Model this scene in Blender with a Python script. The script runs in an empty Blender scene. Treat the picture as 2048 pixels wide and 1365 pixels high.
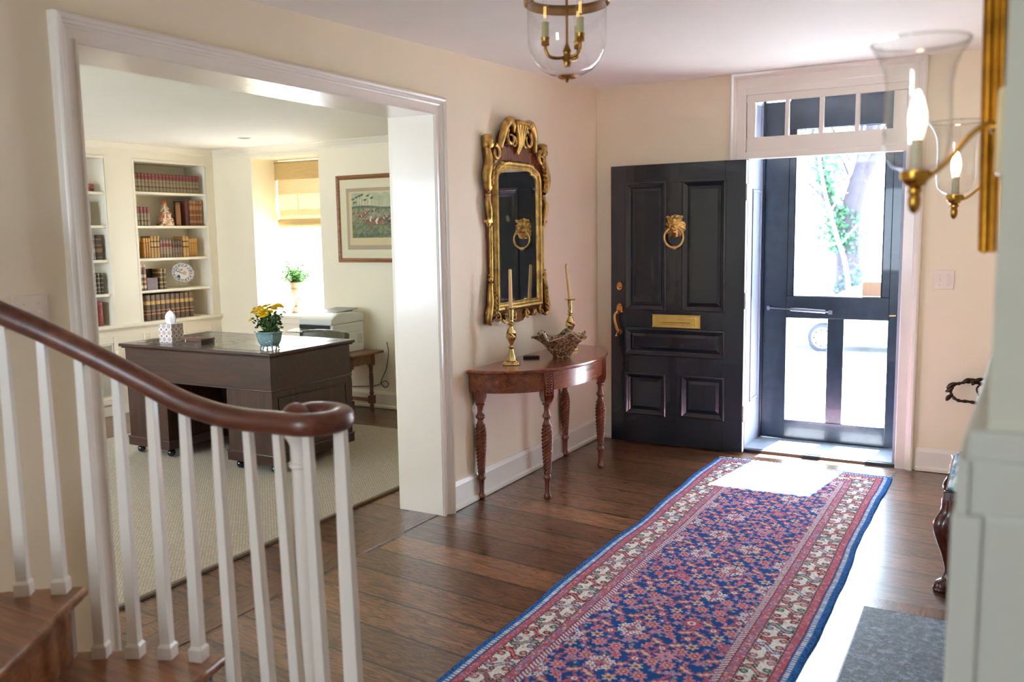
import bpy, bmesh, math, random
import numpy as np
from mathutils import Vector, Matrix
PI = math.pi
SC = bpy.context.scene
COL = SC.collection
random.seed(7)

# ---------------------------------------------------------------- camera
cam = bpy.data.cameras.new('camera'); cam_o = bpy.data.objects.new('camera', cam); COL.objects.link(cam_o)
R_ = Matrix(((0.87323485, 0.48705192, -0.0155346), (-0.04520757, 0.1127117, 0.99259879), (-0.48519807, 0.86606957, -0.12044222)))
mw = Matrix((R_[0], R_[1], -R_[2])).transposed().to_4x4()
mw.translation = (0, 0, 1.52)
cam_o.matrix_world = mw
cam.sensor_width = 36.0; cam.sensor_fit = 'HORIZONTAL'; cam.lens = 1760.73 / 2048 * 36
cam.clip_start = 0.02; cam.clip_end = 300
cam.dof.use_dof = True; cam.dof.focus_distance = 5.2; cam.dof.aperture_fstop = 2.8
SC.camera = cam_o

# ---------------------------------------------------------------- sky, sun, exposure
SC.view_settings.view_transform = 'Standard'
SC.view_settings.look = 'None'
SC.view_settings.gamma = 1.0
SC.view_settings.use_curve_mapping = False
SC.view_settings.exposure = 1.27
W = bpy.data.worlds.new('sky'); SC.world = W; W.use_nodes = True
bg = W.node_tree.nodes['Background']
bg.inputs['Color'].default_value = (0.70, 0.85, 1.0, 1); bg.inputs['Strength'].default_value = 10.0
sun = bpy.data.lights.new('sun', 'SUN'); sun.energy = 75; sun.angle = math.radians(0.6); sun.color = (1.0, 0.97, 0.92)
sun_o = bpy.data.objects.new('sun', sun); COL.objects.link(sun_o)
sun_o.rotation_euler = Vector((-0.09, -0.62, -1)).to_track_quat('-Z', 'Y').to_euler()
def portal(name, center, sx, sy, direction):
    l = bpy.data.lights.new(name, 'AREA'); l.shape = 'RECTANGLE'; l.size = sx; l.size_y = sy; l.energy = 1
    l.cycles.is_portal = True
    o = bpy.data.objects.new(name, l); COL.objects.link(o); o.location = center
    o.rotation_euler = Vector(direction).to_track_quat('-Z', 'Y').to_euler()
portal('door_portal', (-1.01, 6.47, 1.15), 0.9, 2.2, (0, -1, 0))
portal('study_window_portal', (-5.78, 6.66, 1.5), 1.0, 1.6, (0, -1, 0))
portal('rear_fill_portal', (-1.55, -2.56, 1.5), .8, 1.3, (0, 1, 0))  # unseen opening behind the camera, added to fill the hall with skylight
portal('study_front_portal', (-5.8, 0.32, 1.4), 1.8, 1.4, (0, 1, 0))  # guides skylight through the opening added in the study's unseen wall
SC.cycles.use_denoising = True
SC.cycles.max_bounces = 10; SC.cycles.diffuse_bounces = 6; SC.cycles.glossy_bounces = 5
SC.cycles.transmission_bounces = 8; SC.cycles.transparent_max_bounces = 16
SC.cycles.sample_clamp_indirect = 6; SC.cycles.caustics_refractive = False; SC.cycles.caustics_reflective = False
SC.cycles.blur_glossy = 1.0

# ---------------------------------------------------------------- materials
def srgb(h):
    if isinstance(h, str):
        h = h.lstrip('#'); c = [int(h[i:i+2], 16) / 255 for i in (0, 2, 4)]
    else: c = [v / 255 for v in h]
    return tuple((v / 12.92 if v <= .04045 else ((v + .055) / 1.055) ** 2.4) for v in c) + (1.0,)
MATS = {}
class NT:
    """small node tree builder"""
    def __init__(s, name):
        s.m = bpy.data.materials.new(name); s.m.use_nodes = True
        s.t = s.m.node_tree; s.b = s.t.nodes['Principled BSDF']; s.out = s.t.nodes['Material Output']
    def n(s, typ, **kw):
        nd = s.t.nodes.new(typ)
        for k, v in kw.items():
            if k.startswith('i_'):
                key = k[2:]; key = int(key) if key.isdigit() else key.replace('_', ' ')
                nd.inputs[key].default_value = v
            else: setattr(nd, k, v)
        return nd
    def l(s, a, b): s.t.links.new(a, b)
    def ramp(s, fac, stops, interp='LINEAR'):
        r = s.n('ShaderNodeValToRGB'); r.color_ramp.interpolation = interp
        e = r.color_ramp.elements
        while len(e) > 1: e.remove(e[-1])
        e[0].position = stops[0][0]; e[0].color = stops[0][1]
        for p, c in stops[1:]:
            x = e.new(p); x.color = c
        s.l(fac, r.inputs['Fac']); return r.outputs['Color']
    def mix(s, fac, a, b, blend='MIX'):
        m = s.n('ShaderNodeMix', data_type='RGBA', blend_type=blend)
        for sock, v in ((m.inputs[0], fac), (m.inputs[6], a), (m.inputs[7], b)):
            if hasattr(v, 'is_linked'): s.l(v, sock)
            else: sock.default_value = v
        return m.outputs[2]
    def math(s, op, a, b=None, c=None):
        m = s.n('ShaderNodeMath', operation=op)
        for i, v in enumerate((a, b, c)):
            if v is None: continue
            if hasattr(v, 'is_linked'): s.l(v, m.inputs[i])
            else: m.inputs[i].default_value = v
        return m.outputs[0]
    def coord(s, kind='Object', scale=(1, 1, 1), rot=(0, 0, 0), loc=(0, 0, 0)):
        tc = s.n('ShaderNodeTexCoord'); mp = s.n('ShaderNodeMapping')
        mp.inputs['Scale'].default_value = scale; mp.inputs['Rotation'].default_value = rot; mp.inputs['Location'].default_value = loc
        s.l(tc.outputs[kind], mp.inputs['Vector']); return mp.outputs['Vector']
    def noise(s, vec, scale=5, detail=3, rough=.55, dist=0):
        n = s.n('ShaderNodeTexNoise'); n.inputs['Scale'].default_value = scale; n.inputs['Detail'].default_value = detail
        n.inputs['Roughness'].default_value = rough; n.inputs['Distortion'].default_value = dist
        s.l(vec, n.inputs['Vector']); return n.outputs['Fac']
    def bump(s, h, strength=.3, dist=.002):
        b = s.n('ShaderNodeBump'); b.inputs['Strength'].default_value = strength; b.inputs['Distance'].default_value = dist
        s.l(h, b.inputs['Height']); s.l(b.outputs['Normal'], s.b.inputs['Normal'])
    def set(s, **kw):
        for k, v in kw.items():
            sock = s.b.inputs[k.replace('_', ' ')]
            if hasattr(v, 'is_linked'): s.l(v, sock)
            else: sock.default_value = v
        return s
def paint(name, col, rough=.5, var=.04, bumpy=.05, scale=3, coat=0):
    t = NT(name); v = t.coord('Object'); c = srgb(col)
    d = tuple(x * (1 - var) for x in c[:3]) + (1,); u = tuple(min(1, x * (1 + var)) for x in c[:3]) + (1,)
    t.set(Base_Color=t.ramp(t.noise(v, scale, 4), [(.3, d), (.7, u)]), Roughness=rough, Coat_Weight=coat)
    if bumpy: t.bump(t.noise(v, 60, 3), bumpy, .002)
    MATS[name] = t.m; return t.m
def wood(name, dark, light, axis='X', rough=.3, scale=1.0, coat=.3, streak=14, spec=.5):
    """grain runs along AXIS"""
    t = NT(name); sc = [streak * scale] * 3; sc['XYZ'.index(axis)] = 1.0 * scale
    v = t.coord('Object', tuple(sc))
    a = t.noise(v, 2.2, 6, .62, .6); b = t.noise(v, 11, 3, .5)
    f = t.math('ADD', t.math('MULTIPLY', a, .75), t.math('MULTIPLY', b, .25))
    dk = srgb(dark); lt = srgb(light); md = tuple((x + y) / 2 for x, y in zip(dk, lt))
    t.set(Base_Color=t.ramp(f, [(.32, dk), (.5, md), (.66, lt)]), Roughness=rough, Coat_Weight=coat, Coat_Roughness=.18, Specular_IOR_Level=spec)
    t.bump(f, .12, .0015); MATS[name] = t.m; return t.m
def metal(name, col, rough=.25, var=.15, bump=0.0):
    t = NT(name); v = t.coord('Object'); c = srgb(col)
    t.set(Base_Color=t.ramp(t.noise(v, 18, 4), [(.3, tuple(x * (1 - var) for x in c[:3]) + (1,)), (.7, c)]), Metallic=1.0, Roughness=rough)
    if bump: t.bump(t.noise(v, 70, 4), bump, .002)
    MATS[name] = t.m; return t.m
def glass(name, tint=(1, 1, 1, 1), refl=.08):
    """thin pane: see-through with a mirror-like share that grows at grazing angles"""
    t = NT(name); t.t.nodes.remove(t.b)
    tr = t.n('ShaderNodeBsdfTransparent'); tr.inputs['Color'].default_value = tint
    gl = t.n('ShaderNodeBsdfGlossy'); gl.inputs['Roughness'].default_value = .02
    gm = t.n('ShaderNodeNewGeometry'); dt = t.n('ShaderNodeVectorMath', operation='DOT_PRODUCT')
    t.l(gm.outputs['Normal'], dt.inputs[0]); t.l(gm.outputs['Incoming'], dt.inputs[1]); fc = t.math('SUBTRACT', 1.0, t.math('ABSOLUTE', dt.outputs['Value']))
    v = t.coord('Object'); nz = t.noise(v, 3, 2)
    m = t.n('ShaderNodeMixShader'); f = t.math('ADD', t.math('MULTIPLY', t.math('POWER', fc, 3.2), .8), t.math('MULTIPLY', refl, t.math('ADD', .4, t.math('MULTIPLY', nz, .3))))
    t.l(f, m.inputs[0]); t.l(tr.outputs[0], m.inputs[1]); t.l(gl.outputs[0], m.inputs[2]); t.l(m.outputs[0], t.out.inputs['Surface'])
    MATS[name] = t.m; return t.m
def glow(name, col, strength):
    t = NT(name); v = t.coord('Object')
    t.set(Base_Color=srgb(col), Emission_Color=t.ramp(t.noise(v, 5, 2), [(0, srgb(col)), (1, srgb(col))]), Emission_Strength=strength)
    MATS[name] = t.m; return t.m
def attr_mat(name, attr='Col', rough=.9, fuzz=0.0, coat=0.0, spec=.3, grain=0.0, gscale=400):
    t = NT(name); a = t.n('ShaderNodeAttribute', attribute_name=attr)
    v = t.coord('Object'); nz = t.noise(v, gscale, 3, .7)
    c = t.mix(t.math('MULTIPLY', nz, grain * 2), a.outputs['Color'], (0.0, 0.0, 0.0, 1), 'MIX') if grain else a.outputs['Color']
    t.set(Base_Color=c, Roughness=rough, Coat_Weight=coat, Specular_IOR_Level=spec)
    if fuzz: t.bump(nz, fuzz, .004)
    MATS[name] = t.m; return t.m

# ---------------------------------------------------------------- mesh helpers
class MB:
    def __init__(s): s.bm = bmesh.new(); s.M = Matrix()
    def _f(s, vs):
        try: return s.bm.faces.new(vs)
        except ValueError: return None
    def v(s, p): return s.bm.verts.new(s.M @ Vector(p))
    def box(s, x0, x1, y0, y1, z0, z1):
        c = [s.v((x, y, z)) for z in (z0, z1) for y in (y0, y1) for x in (x0, x1)]
        for f in ((0, 2, 3, 1), (4, 5, 7, 6), (0, 1, 5, 4), (2, 6, 7, 3), (0, 4, 6, 2), (1, 3, 7, 5)): s._f([c[i] for i in f])
        return s
    def cbox(s, c, size, rz=0):
        M0 = s.M; s.M = M0 @ Matrix.Translation(c) @ Matrix.Rotation(rz, 4, 'Z'); a, b, d = [q / 2 for q in size]
        s.box(-a, a, -b, b, -d, d); s.M = M0; return s
    def prism(s, poly, a, b, axis='Z'):
        """2-D outline extruded along an axis from a to b; outline coords are the other two axes in order"""
        def P(u, w, h):
            return {'Z': (u, w, h), 'Y': (u, h, w), 'X': (h, u, w)}[axis]
        lo = [s.v(P(u, w, a)) for u, w in poly]; hi = [s.v(P(u, w, b)) for u, w in poly]
        n = len(poly); s._f(lo[::-1]); s._f(hi)
        for i in range(n): s._f([lo[i], lo[(i + 1) % n], hi[(i + 1) % n], hi[i]])
        return s
    def lathe(s, prof, seg=24, c=(0, 0, 0), rfun=None, cap=True, sx=1, sy=1):
        rows = []
        for r, z in prof:
            row = []
            for i in range(seg):
                a = 2 * PI * i / seg; rr = r * (rfun(a, z) if rfun else 1)
                row.append(s.v((c[0] + rr * math.cos(a) * sx, c[1] + rr * math.sin(a) * sy, c[2] + z)))
            rows.append(row)
        for A, B in zip(rows, rows[1:]):
            for i in range(seg): s._f([A[i], A[(i + 1) % seg], B[(i + 1) % seg], B[i]])
        if cap:
            if prof[0][0] > 1e-5: s._f(rows[0][::-1])
            if prof[-1][0] > 1e-5: s._f(rows[-1])
        return s
    def tube(s, pts, r, seg=10, closed=False, section=None, up=None, cap=True):
        """swept tube; r number or list; section list of (u,w) for a custom cross-section"""
        pts = [Vector(p) for p in pts]; n = len(pts); rs = r if isinstance(r, (list, tuple)) else [r] * n
        sec = section or [(math.cos(2 * PI * i / seg), math.sin(2 * PI * i / seg)) for i in range(seg)]
        rows = []; prev = None
        for i, p in enumerate(pts):
            if closed: t = pts[(i + 1) % n] - pts[i - 1]
            else: t = pts[min(i + 1, n - 1)] - pts[max(i - 1, 0)]
            t = t.normalized() if t.length > 1e-9 else Vector((0, 0, 1))
            if up is not None: u0 = Vector(up)
            elif prev is not None: u0 = prev
            else: u0 = Vector((0, 0, 1)) if abs(t.z) < .9 else Vector((1, 0, 0))
            w = (u0 - t * u0.dot(t)); w = w.normalized() if w.length > 1e-6 else t.orthogonal().normalized()
            prev = w; u = t.cross(w)
            rows.append([s.v(p + (u * a + w * b) * rs[i]) for a, b in sec])
        k = len(sec); rng = range(n if closed else n - 1)
        for i in rng:
            A, B = rows[i], rows[(i + 1) % n]
            for j in range(k): s._f([A[j], A[(j + 1) % k], B[(j + 1) % k], B[j]])
        if cap and not closed: s._f(rows[0][::-1]); s._f(rows[-1])
        return s
    def ball(s, c, r, seg=12, rings=8):
        rx, ry, rz = r if isinstance(r, (tuple, list)) else (r, r, r)
        prof = [(max(1e-6, math.sin(PI * i / rings)), -math.cos(PI * i / rings)) for i in range(rings + 1)]
        M0 = s.M; s.M = M0 @ Matrix.Translation(c) @ Matrix.Diagonal((rx, ry, rz, 1)); s.lathe(prof, seg, cap=False); s.M = M0; return s
    def quad(s, *p): s._f([s.v(q) for q in p]); return s
    def grid(s, nx, ny, fn):
        g = [[s.v(fn(i / nx, j / ny)) for i in range(nx + 1)] for j in range(ny + 1)]
        for j in range(ny):
            for i in range(nx): s._f([g[j][i], g[j][i + 1], g[j + 1][i + 1], g[j + 1][i]])
        return s
    def build(s, name, mat, parent=None, smooth=True, bevel=0, ang=38, bseg=2, solid=0, merge=1e-5):
        bmesh.ops.remove_doubles(s.bm, verts=s.bm.verts, dist=merge)
        bmesh.ops.recalc_face_normals(s.bm, faces=s.bm.faces)
        if smooth:
            for e in s.bm.edges:
                if len(e.link_faces) == 2 and e.calc_face_angle(0) > math.radians(ang): e.smooth = False
            for f in s.bm.faces: f.smooth = True
        me = bpy.data.meshes.new(name); s.bm.to_mesh(me); s.bm.free()
        me.materials.append(mat)
        o = bpy.data.objects.new(name, me); COL.objects.link(o)
        if parent: o.parent = parent
        if solid:
            md = o.modifiers.new('solid', 'SOLIDIFY'); md.thickness = solid; md.offset = 0
        if bevel:
            md = o.modifiers.new('bevel', 'BEVEL'); md.width = bevel; md.segments = bseg; md.limit_method = 'ANGLE'; md.angle_limit = math.radians(50)
            md.harden_normals = False
        return o
def tag(o, label=None, cat=None, group=None, kind=None):
    if label: o['label'] = label
    if cat: o['category'] = cat
    if group: o['group'] = group
    if kind: o['kind'] = kind
    return o
def thing(name, label, cat, loc=(0, 0, 0), rz=0, group=None):
    o = bpy.data.objects.new(name, None); COL.objects.link(o); o.location = loc; o.rotation_euler = (0, 0, rz)
    o.empty_display_size = .1
    return tag(o, label, cat, group)
def struct(o, label=None, cat=None): return tag(o, label, cat, None, 'structure')
def kids(o): return [c for c in bpy.data.objects if c.parent == o]
def dup(root, loc, rz=None, label=None, group=None, mats=None):
    def cp(o, par):
        c = o.copy(); COL.objects.link(c); c.parent = par
        for ch in kids(o): cp(ch, c)
        return c
    r = cp(root, None); r.location = loc
    if rz is not None: r.rotation_euler = (0, 0, rz)
    if label: r['label'] = label
    if group: r['group'] = group
    return r
def arc(cx, cy, r, a0, a1, n): return [(cx + r * math.cos(a0 + (a1 - a0) * i / n), cy + r * math.sin(a0 + (a1 - a0) * i / n)) for i in range(n + 1)]
def spline(pts, n=8):
    """Catmull-Rom through the points"""
    P = [Vector(p) for p in pts]; P = [P[0] * 2 - P[1]] + P + [P[-1] * 2 - P[-2]]; out = []
    for i in range(1, len(P) - 2):
        for k in range(n):
            t = k / n; a, b, c, d = P[i - 1:i + 3]
            out.append(.5 * ((2 * b) + (c - a) * t + (2 * a - 5 * b + 4 * c - d) * t * t + (3 * b - a - 3 * c + d) * t ** 3))
    out.append(P[-2]); return out
def lerp(a, b, t): return a + (b - a) * t

# shared materials
hallwall = paint('hall_wall_paint', '#f3e4c9', .55, .02, .08, 2)
trimw = paint('trim_gloss_paint', '#f2e9de', .28, .015, .02, 3, .15)
studywall = paint('study_wall_paint', '#f0e6cf', .6, .02, .05, 2)
studytrim = paint('study_trim_paint', '#f1e9d8', .4, .015, .02, 3)
ceilw = paint('ceiling_paint', '#f5f1ea', .7, .015, .04, 2)
brass = metal('polished_brass', '#e8cd8e', .15, .15)
brass_ant = metal('antique_brass', '#b98a42', .27, .25)
gilt = metal('gilded_gesso', '#ddb468', .36, .68, 1.0)
mahog = wood('mahogany_red', '#4a2114', '#8f4b2c', 'X', .24, 1.0, .5)
mahog_y = wood('mahogany_red_lengthwise', '#5a2819', '#9b5534', 'Y', .22, 1.0, .5)
mahog_z = wood('mahogany_red_upright', '#50241a', '#965238', 'Z', .24, 1.0, .5)
deskw = wood('dark_walnut_desk', '#1c0e0b', '#452118', 'X', .28, 1.3, .35)
deskw_z = wood('dark_walnut_desk_upright', '#1d0f0c', '#4a2a1f', 'Z', .3, 1.3, .3)
black_paint = paint('black_door_paint', '#141b25', .26, .25, .14, 9, .4)
clear = glass('clear_glass')
# ================================================================ SHELL
# floor: wide pine boards running across the hall
def board_floor(name, rot, dark='#402818', mid='#68452f', light='#996c4c', bw=.215, rough=.27):
    t = NT(name); v = t.coord('Object', rot=(0, 0, rot))
    br = t.n('ShaderNodeTexBrick'); br.offset = .37; br.squash = 1
    br.inputs['Scale'].default_value = 1; br.inputs['Brick Width'].default_value = 3.1; br.inputs['Row Height'].default_value = bw
    br.inputs['Mortar Size'].default_value = .0058; br.inputs['Mortar Smooth'].default_value = .0; br.inputs['Bias'].default_value = 0
    br.inputs['Color1'].default_value = (0, 0, 0, 1); br.inputs['Color2'].default_value = (1, 1, 1, 1); br.inputs['Mortar'].default_value = (.5, .5, .5, 1)
    t.l(v, br.inputs['Vector'])
    tone = t.n('ShaderNodeSeparateColor'); t.l(br.outputs['Color'], tone.inputs[0])
    # grain, offset per board
    mp = t.n('ShaderNodeMapping'); mp.inputs['Scale'].default_value = (1.0, 13, 1); t.l(v, mp.inputs['Vector'])
    add = t.n('ShaderNodeVectorMath', operation='ADD'); cb = t.n('ShaderNodeCombineXYZ')
    t.l(t.math('MULTIPLY', tone.outputs[0], 17.0), cb.inputs[2]); t.l(mp.outputs[0], add.inputs[0]); t.l(cb.outputs[0], add.inputs[1])
    g1 = t.noise(add.outputs[0], 1.7, 4, .55, 1.4)
    rings = t.math('FRACT', t.math('MULTIPLY', g1, 9.0))
    rings = t.math('ABSOLUTE', t.math('SUBTRACT', rings, .5))
    g2 = t.noise(add.outputs[0], 14, 4, .6)
    f = t.math('ADD', t.math('MULTIPLY', rings, .72), t.math('MULTIPLY', g2, .42))
    f = t.math('ADD', f, t.math('MULTIPLY', t.math('SUBTRACT', tone.outputs[0], .5), .22))
    c = t.ramp(f, [(.20, srgb(dark)), (.40, srgb(mid)), (.62, srgb(light))])
    c = t.mix(br.outputs['Fac'], c, (.006, .003, .002, 1))
    # worn specks
    sp = t.ramp(t.noise(t.coord('Object'), 46, 2), [(.70, (0, 0, 0, 1)), (.76, (1, 1, 1, 1))])
    sps = t.n('ShaderNodeSeparateColor'); t.l(sp, sps.inputs[0])
    c = t.mix(t.math('MULTIPLY', sps.outputs[0], .35), c, (.01, .006, .004, 1))
    t.set(Base_Color=c, Roughness=t.math('ADD', rough - .05, t.math('MULTIPLY', g2, .14)), Coat_Weight=.35, Coat_Roughness=.2)
    h = t.math('SUBTRACT', t.math('MULTIPLY', f, .3), t.math('MULTIPLY', br.outputs['Fac'], 1.5))
    t.bump(h, .3, .003); return t.m
floor_m = board_floor('hall_floor_boards', math.radians(6))
sfloor_m = board_floor('study_floor_boards', math.radians(5), '#39210f', '#5a3823', '#8a5c3c', .2)
YW = 5.98; XL = -2.62; XJ = -2.87
struct(MB().box(XL, 2.6, -2.6, YW, -.06, 0).build('floor', floor_m, smooth=False))
struct(MB().box(-7.3, XL, -.3, 6.17, -.06, -.0005).build('floor', sfloor_m, smooth=False))
strip_m = board_floor('threshold_board', math.radians(90), '#432718', '#6a4229', '#946644', .5)
struct(MB().box(-2.826, -2.645, 1.86, 3.92, -.02, .003).build('trim_1', strip_m, bevel=.002), 'long worn floorboard laid across the wide opening', 'threshold')
def ceil_z(y): return 2.549 - (5.99 - y) * .032
m = MB(); a = [(-2.65, -2.7), (2.7, -2.7), (2.7, 6.1), (-2.65, 6.1)]
lo = [m.v((x, y, ceil_z(y))) for x, y in a]; hi = [m.v((x, y, 2.75)) for x, y in a]
m._f(lo); m._f(hi)
for i in range(4): m._f([lo[i], lo[(i + 1) % 4], hi[(i + 1) % 4], hi[i]])
struct(m.build('ceiling', ceilw, smooth=False))
struct(MB().box(-7.4, -2.66, -.4, 6.6, 2.365, 2.5).build('ceiling', ceilw, smooth=False))
# left wall with wide opening  Y 1.88..3.86, z 0..2.155
OY0, OY1, OZ = 1.852, 3.868, 2.147
m = MB(); m.box(XJ, XL, -2.6, OY0, 0, 2.75).box(XJ, XL, OY1, 6.05, 0, 2.75).box(XJ, XL, OY0, OY1, OZ, 2.75)
wl = struct(m.build('wall_left', hallwall, smooth=False))
# study side skin
m = MB(); m.box(XJ - .012, XJ, -.3, OY0 - .1, 0, 2.4).box(XJ - .012, XJ, OY1 + .1, 6.17, 0, 2.4).box(XJ - .012, XJ, OY0 - .1, OY1 + .1, OZ + .1, 2.4)
struct(m.build('wall_left', studywall, smooth=False))
# casing of the opening: jamb lining + moulded architrave (profile swept round three sides)
m = MB(); m.box(XJ - .014, XL + .014, OY0 - .02, OY0 + .006, 0, OZ).box(XJ - .014, XL + .014, OY1 - .006, OY1 + .02, 0, OZ).box(XJ - .014, XL + .014, OY0 - .02, OY1 + .02, OZ - .006, OZ + .02)
cas = struct(m.build('trim_2', trimw, bevel=.003), 'cream moulded casing round the wide opening to the study', 'door casing')
def architrave(prof, y0, y1, zt, x, sgn, zb=0.0):
    """prof: (offset outwards from opening, projection) ; opening edges y0,y1,zt in plane x"""
    m = MB(); path = []
    for (yy, zz, sy, sz) in ((y0, zb, -1, 0), (y0, zt, -1, 1), (y1, zt, 1, 1), (y1, zb, 1, 0)):
        path.append([m.v((x + sgn * p, yy + sy * o, zz + sz * o)) for o, p in prof])
    for A, B in zip(path, path[1:]):
        for j in range(len(prof) - 1): m._f([A[j], A[j + 1], B[j + 1], B[j]])
        m._f([A[-1], A[0], B[0], B[-1]])
    m._f(path[0]); m._f(path[-1]); return m
prof = [(-.004, -.002), (-.004, .018), (0, .022), (.008, .022), (.010, .016), (.045, .016), (.048, .021), (.056, .024), (.060, .030), (.070, .032), (.074, .040), (.084, .044), (.092, .040), (.096, .030), (.098, .028), (.098, -.002)]
prof = [(o * .85, p) for o, p in prof]
architrave(prof, OY0, OY1, OZ, XL, 1).build('architrave', trimw, cas, ang=25)
architrave(prof, OY0, OY1, OZ, XJ - .012, -1).build('architrave', studytrim, cas, ang=25)
# back wall (door wall) with door opening X -1.545..-.555, up to transom 2.40
DX0, DX1 = -1.545, -.555
m = MB(); yb0, yb1 = YW, YW + .5
m.box(XL - .25, DX0, yb0, yb1, 0, 2.75).box(DX1, 2.7, yb0, yb1, 0, 2.75).box(DX0, DX1, yb0, yb1, 2.45, 2.75)
struct(m.build('wall_back', hallwall, smooth=False))
# study window wall Y 6.17.. with splayed opening; bookcase wall X -6.75
m = MB(); wy0, wy1 = 6.17, 6.68
m.box(-7.4, -6.22, wy0, wy1, -.06, 2.5).box(-5.42, -2.86, wy0, wy1, -.06, 2.5).box(-6.22, -5.42, wy0, wy1, 2.262, 2.5).box(-6.22, -5.42, wy0, wy1, -.06, .775)
struct(m.build('wall_window', studywall, smooth=False))
struct(MB().box(-7.4, -7.12, -.45, 6.3, 0, 2.5).build('wall_bookcase', studywall, smooth=False))
# study far front wall and end walls (behind the view); the unseen opening is added to light the study
m = MB(); m.box(-7.4, -6.7, -.45, .3, 0, 2.4).box(-4.9, XJ, -.45, .3, 0, 2.4).box(-6.7, -4.9, -.45, .3, 0, .7).box(-6.7, -4.9, -.45, .3, 2.1, 2.4)
struct(m.build('wall_front', studywall, smooth=False))
# hall rear wall with an unseen opening added to balance the light, and right side wall beyond the chimney breast
m = MB(); m.box(XL, -1.95, -2.7, -2.6, 0, 2.7).box(-1.15, 2.7, -2.7, -2.6, 0, 2.7).box(-1.95, -1.15, -2.7, -2.6, 0, .85).box(-1.95, -1.15, -2.7, -2.6, 2.15, 2.7)
struct(m.build('wall_rear', hallwall, smooth=False))
m = MB(); m.box(2.6, 2.7, -2.7, 6.0, 0, 2.75)
struct(m.build('wall_right', hallwall, smooth=False))
breastp = paint('breast_paint', '#d6d4c2', .5, .02, .03, 2)
# chimney breast at the right; its hall face leans a little off the room's line
m = MB()
m.prism([(-.0095, 1.21), (.012, 3.72), (1.3, 3.72), (1.3, 1.21)], 0, 2.7)
struct(m.build('wall_chimney', breastp, smooth=False))
m = MB(); m.box(.42, 1.3, 3.72, YW, 0, 2.7)
struct(m.build('wall_alcove', hallwall, smooth=False))
# stepped painted panelling on the breast
grayp = paint('panelling_paint', '#cfcfc4', .45, .02, .02, 3, .1)
m = MB()
m.prism([(-.0445, 1.2), (-.012, 2.6), (1.29, 2.6), (1.29, 1.2)], 0, 1.165)
m.prism([(-.041, 1.2), (-.010, 2.6), (1.29, 2.6), (1.29, 1.2)], 1.165, 1.235)
o = m.build('trim_3', grayp, bevel=.003); struct(o, 'stepped painted panelling at the near end of the chimney breast', 'panelling')
MB().box(-.0445, -.010, 1.194, 1.2, 0, 1.165).build('pilaster', grayp, o, bevel=.002)
MB().box(-.041, -.026, 1.195, 1.2, 1.165, 1.235).build('capital', grayp, o, bevel=.002)
MB().prism([(-.0295, 1.2), (-.004, 2.6), (1.29, 2.6), (1.29, 1.2)], 1.235, 1.272).build('capping', grayp, o, bevel=.002)
# baseboards
def base_y(x, y0, y1, sgn, mat, h=.155):
    return MB().prism([(x, 0), (x + sgn * .018, 0), (x + sgn * .034, .004), (x + sgn * .034, .022), (x + sgn * .018, .03), (x + sgn * .018, h - .022), (x + sgn * .012, h - .012), (x + sgn * .008, h), (x, h)], y0, y1, 'Y')
def base_x(y, x0, x1, sgn, mat, h=.155):
    return MB().prism([(y, 0), (y + sgn * .018, 0), (y + sgn * .034, .004), (y + sgn * .034, .022), (y + sgn * .018, .03), (y + sgn * .018, h - .022), (y + sgn * .012, h - .012), (y + sgn * .008, h), (y, h)], x0, x1, 'X')
struct(base_y(XL, OY1 + .083, YW, 1, trimw).build('baseboard_left', trimw, ang=25))
struct(base_y(XL, -2.6, OY0 - .083, 1, trimw).build('baseboard_left', trimw, ang=25))
struct(base_x(YW, XL + .034, DX0 - .10, -1, trimw).build('baseboard_back', trimw, ang=25))
struct(base_x(YW, -.438, .42, -1, trimw, .145).build('baseboard_back', trimw, ang=25))
struct(base_x(6.17, -6.7, XJ - .012, -1, studytrim, .15).build('baseboard_study', studytrim, ang=25))
# study crown moulding
cr = [(0, 0), (0, -.065), (.008, -.065), (.012, -.05), (.03, -.03), (.045, -.012), (.055, -.008), (.055, 0)]
m = MB(); m.prism([(6.17 - a, 2.365 + b) for a, b in cr], -6.75, XJ, 'X'); m.prism([(-6.75 + a, 2.365 + b) for a, b in cr], .3, 6.17, 'Y')
struct(m.build('trim_4', studytrim, ang=25), 'cream crown moulding round the study ceiling', 'crown moulding')
# ---- front door frame: outer casing, transom bar, panelled reveal
def cas_x(prof, x0, x1, zt, y, zb=0.0):
    m = MB(); path = []
    for (xx, zz, sx, sz) in ((x0, zb, -1, 0), (x0, zt, -1, 1), (x1, zt, 1, 1), (x1, zb, 1, 0)):
        path.append([m.v((xx + sx * o, y - p, zz + sz * o)) for o, p in prof])
    for A, B in zip(path, path[1:]):
        for j in range(len(prof) - 1): m._f([A[j], A[j + 1], B[j + 1], B[j]])
        m._f([A[-1], A[0], B[0], B[-1]])
    m._f(path[0]); m._f(path[-1]); return m
dprof = [(0, -.002), (0, .016), (.004, .020), (.058, .020), (.062, .026), (.072, .030), (.078, .036), (.092, .040), (.100, .036), (.104, .028), (.104, -.002)]
fr = struct(cas_x(dprof, DX0 + .004, DX1 - .004, 2.452, YW).build('trim_5', trimw, ang=25), 'cream moulded frame round the front door and its transom', 'door frame')
# head board between casing top and transom sash, and the bar between sash and opening
m = MB(); m.box(DX0, DX1, YW - .016, YW + .03, 2.405, 2.456)
m.box(DX0, DX1, YW - .018, YW + .07, 1.992, 2.035)
m.build('transom_bar', trimw, fr, bevel=.004)
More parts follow.
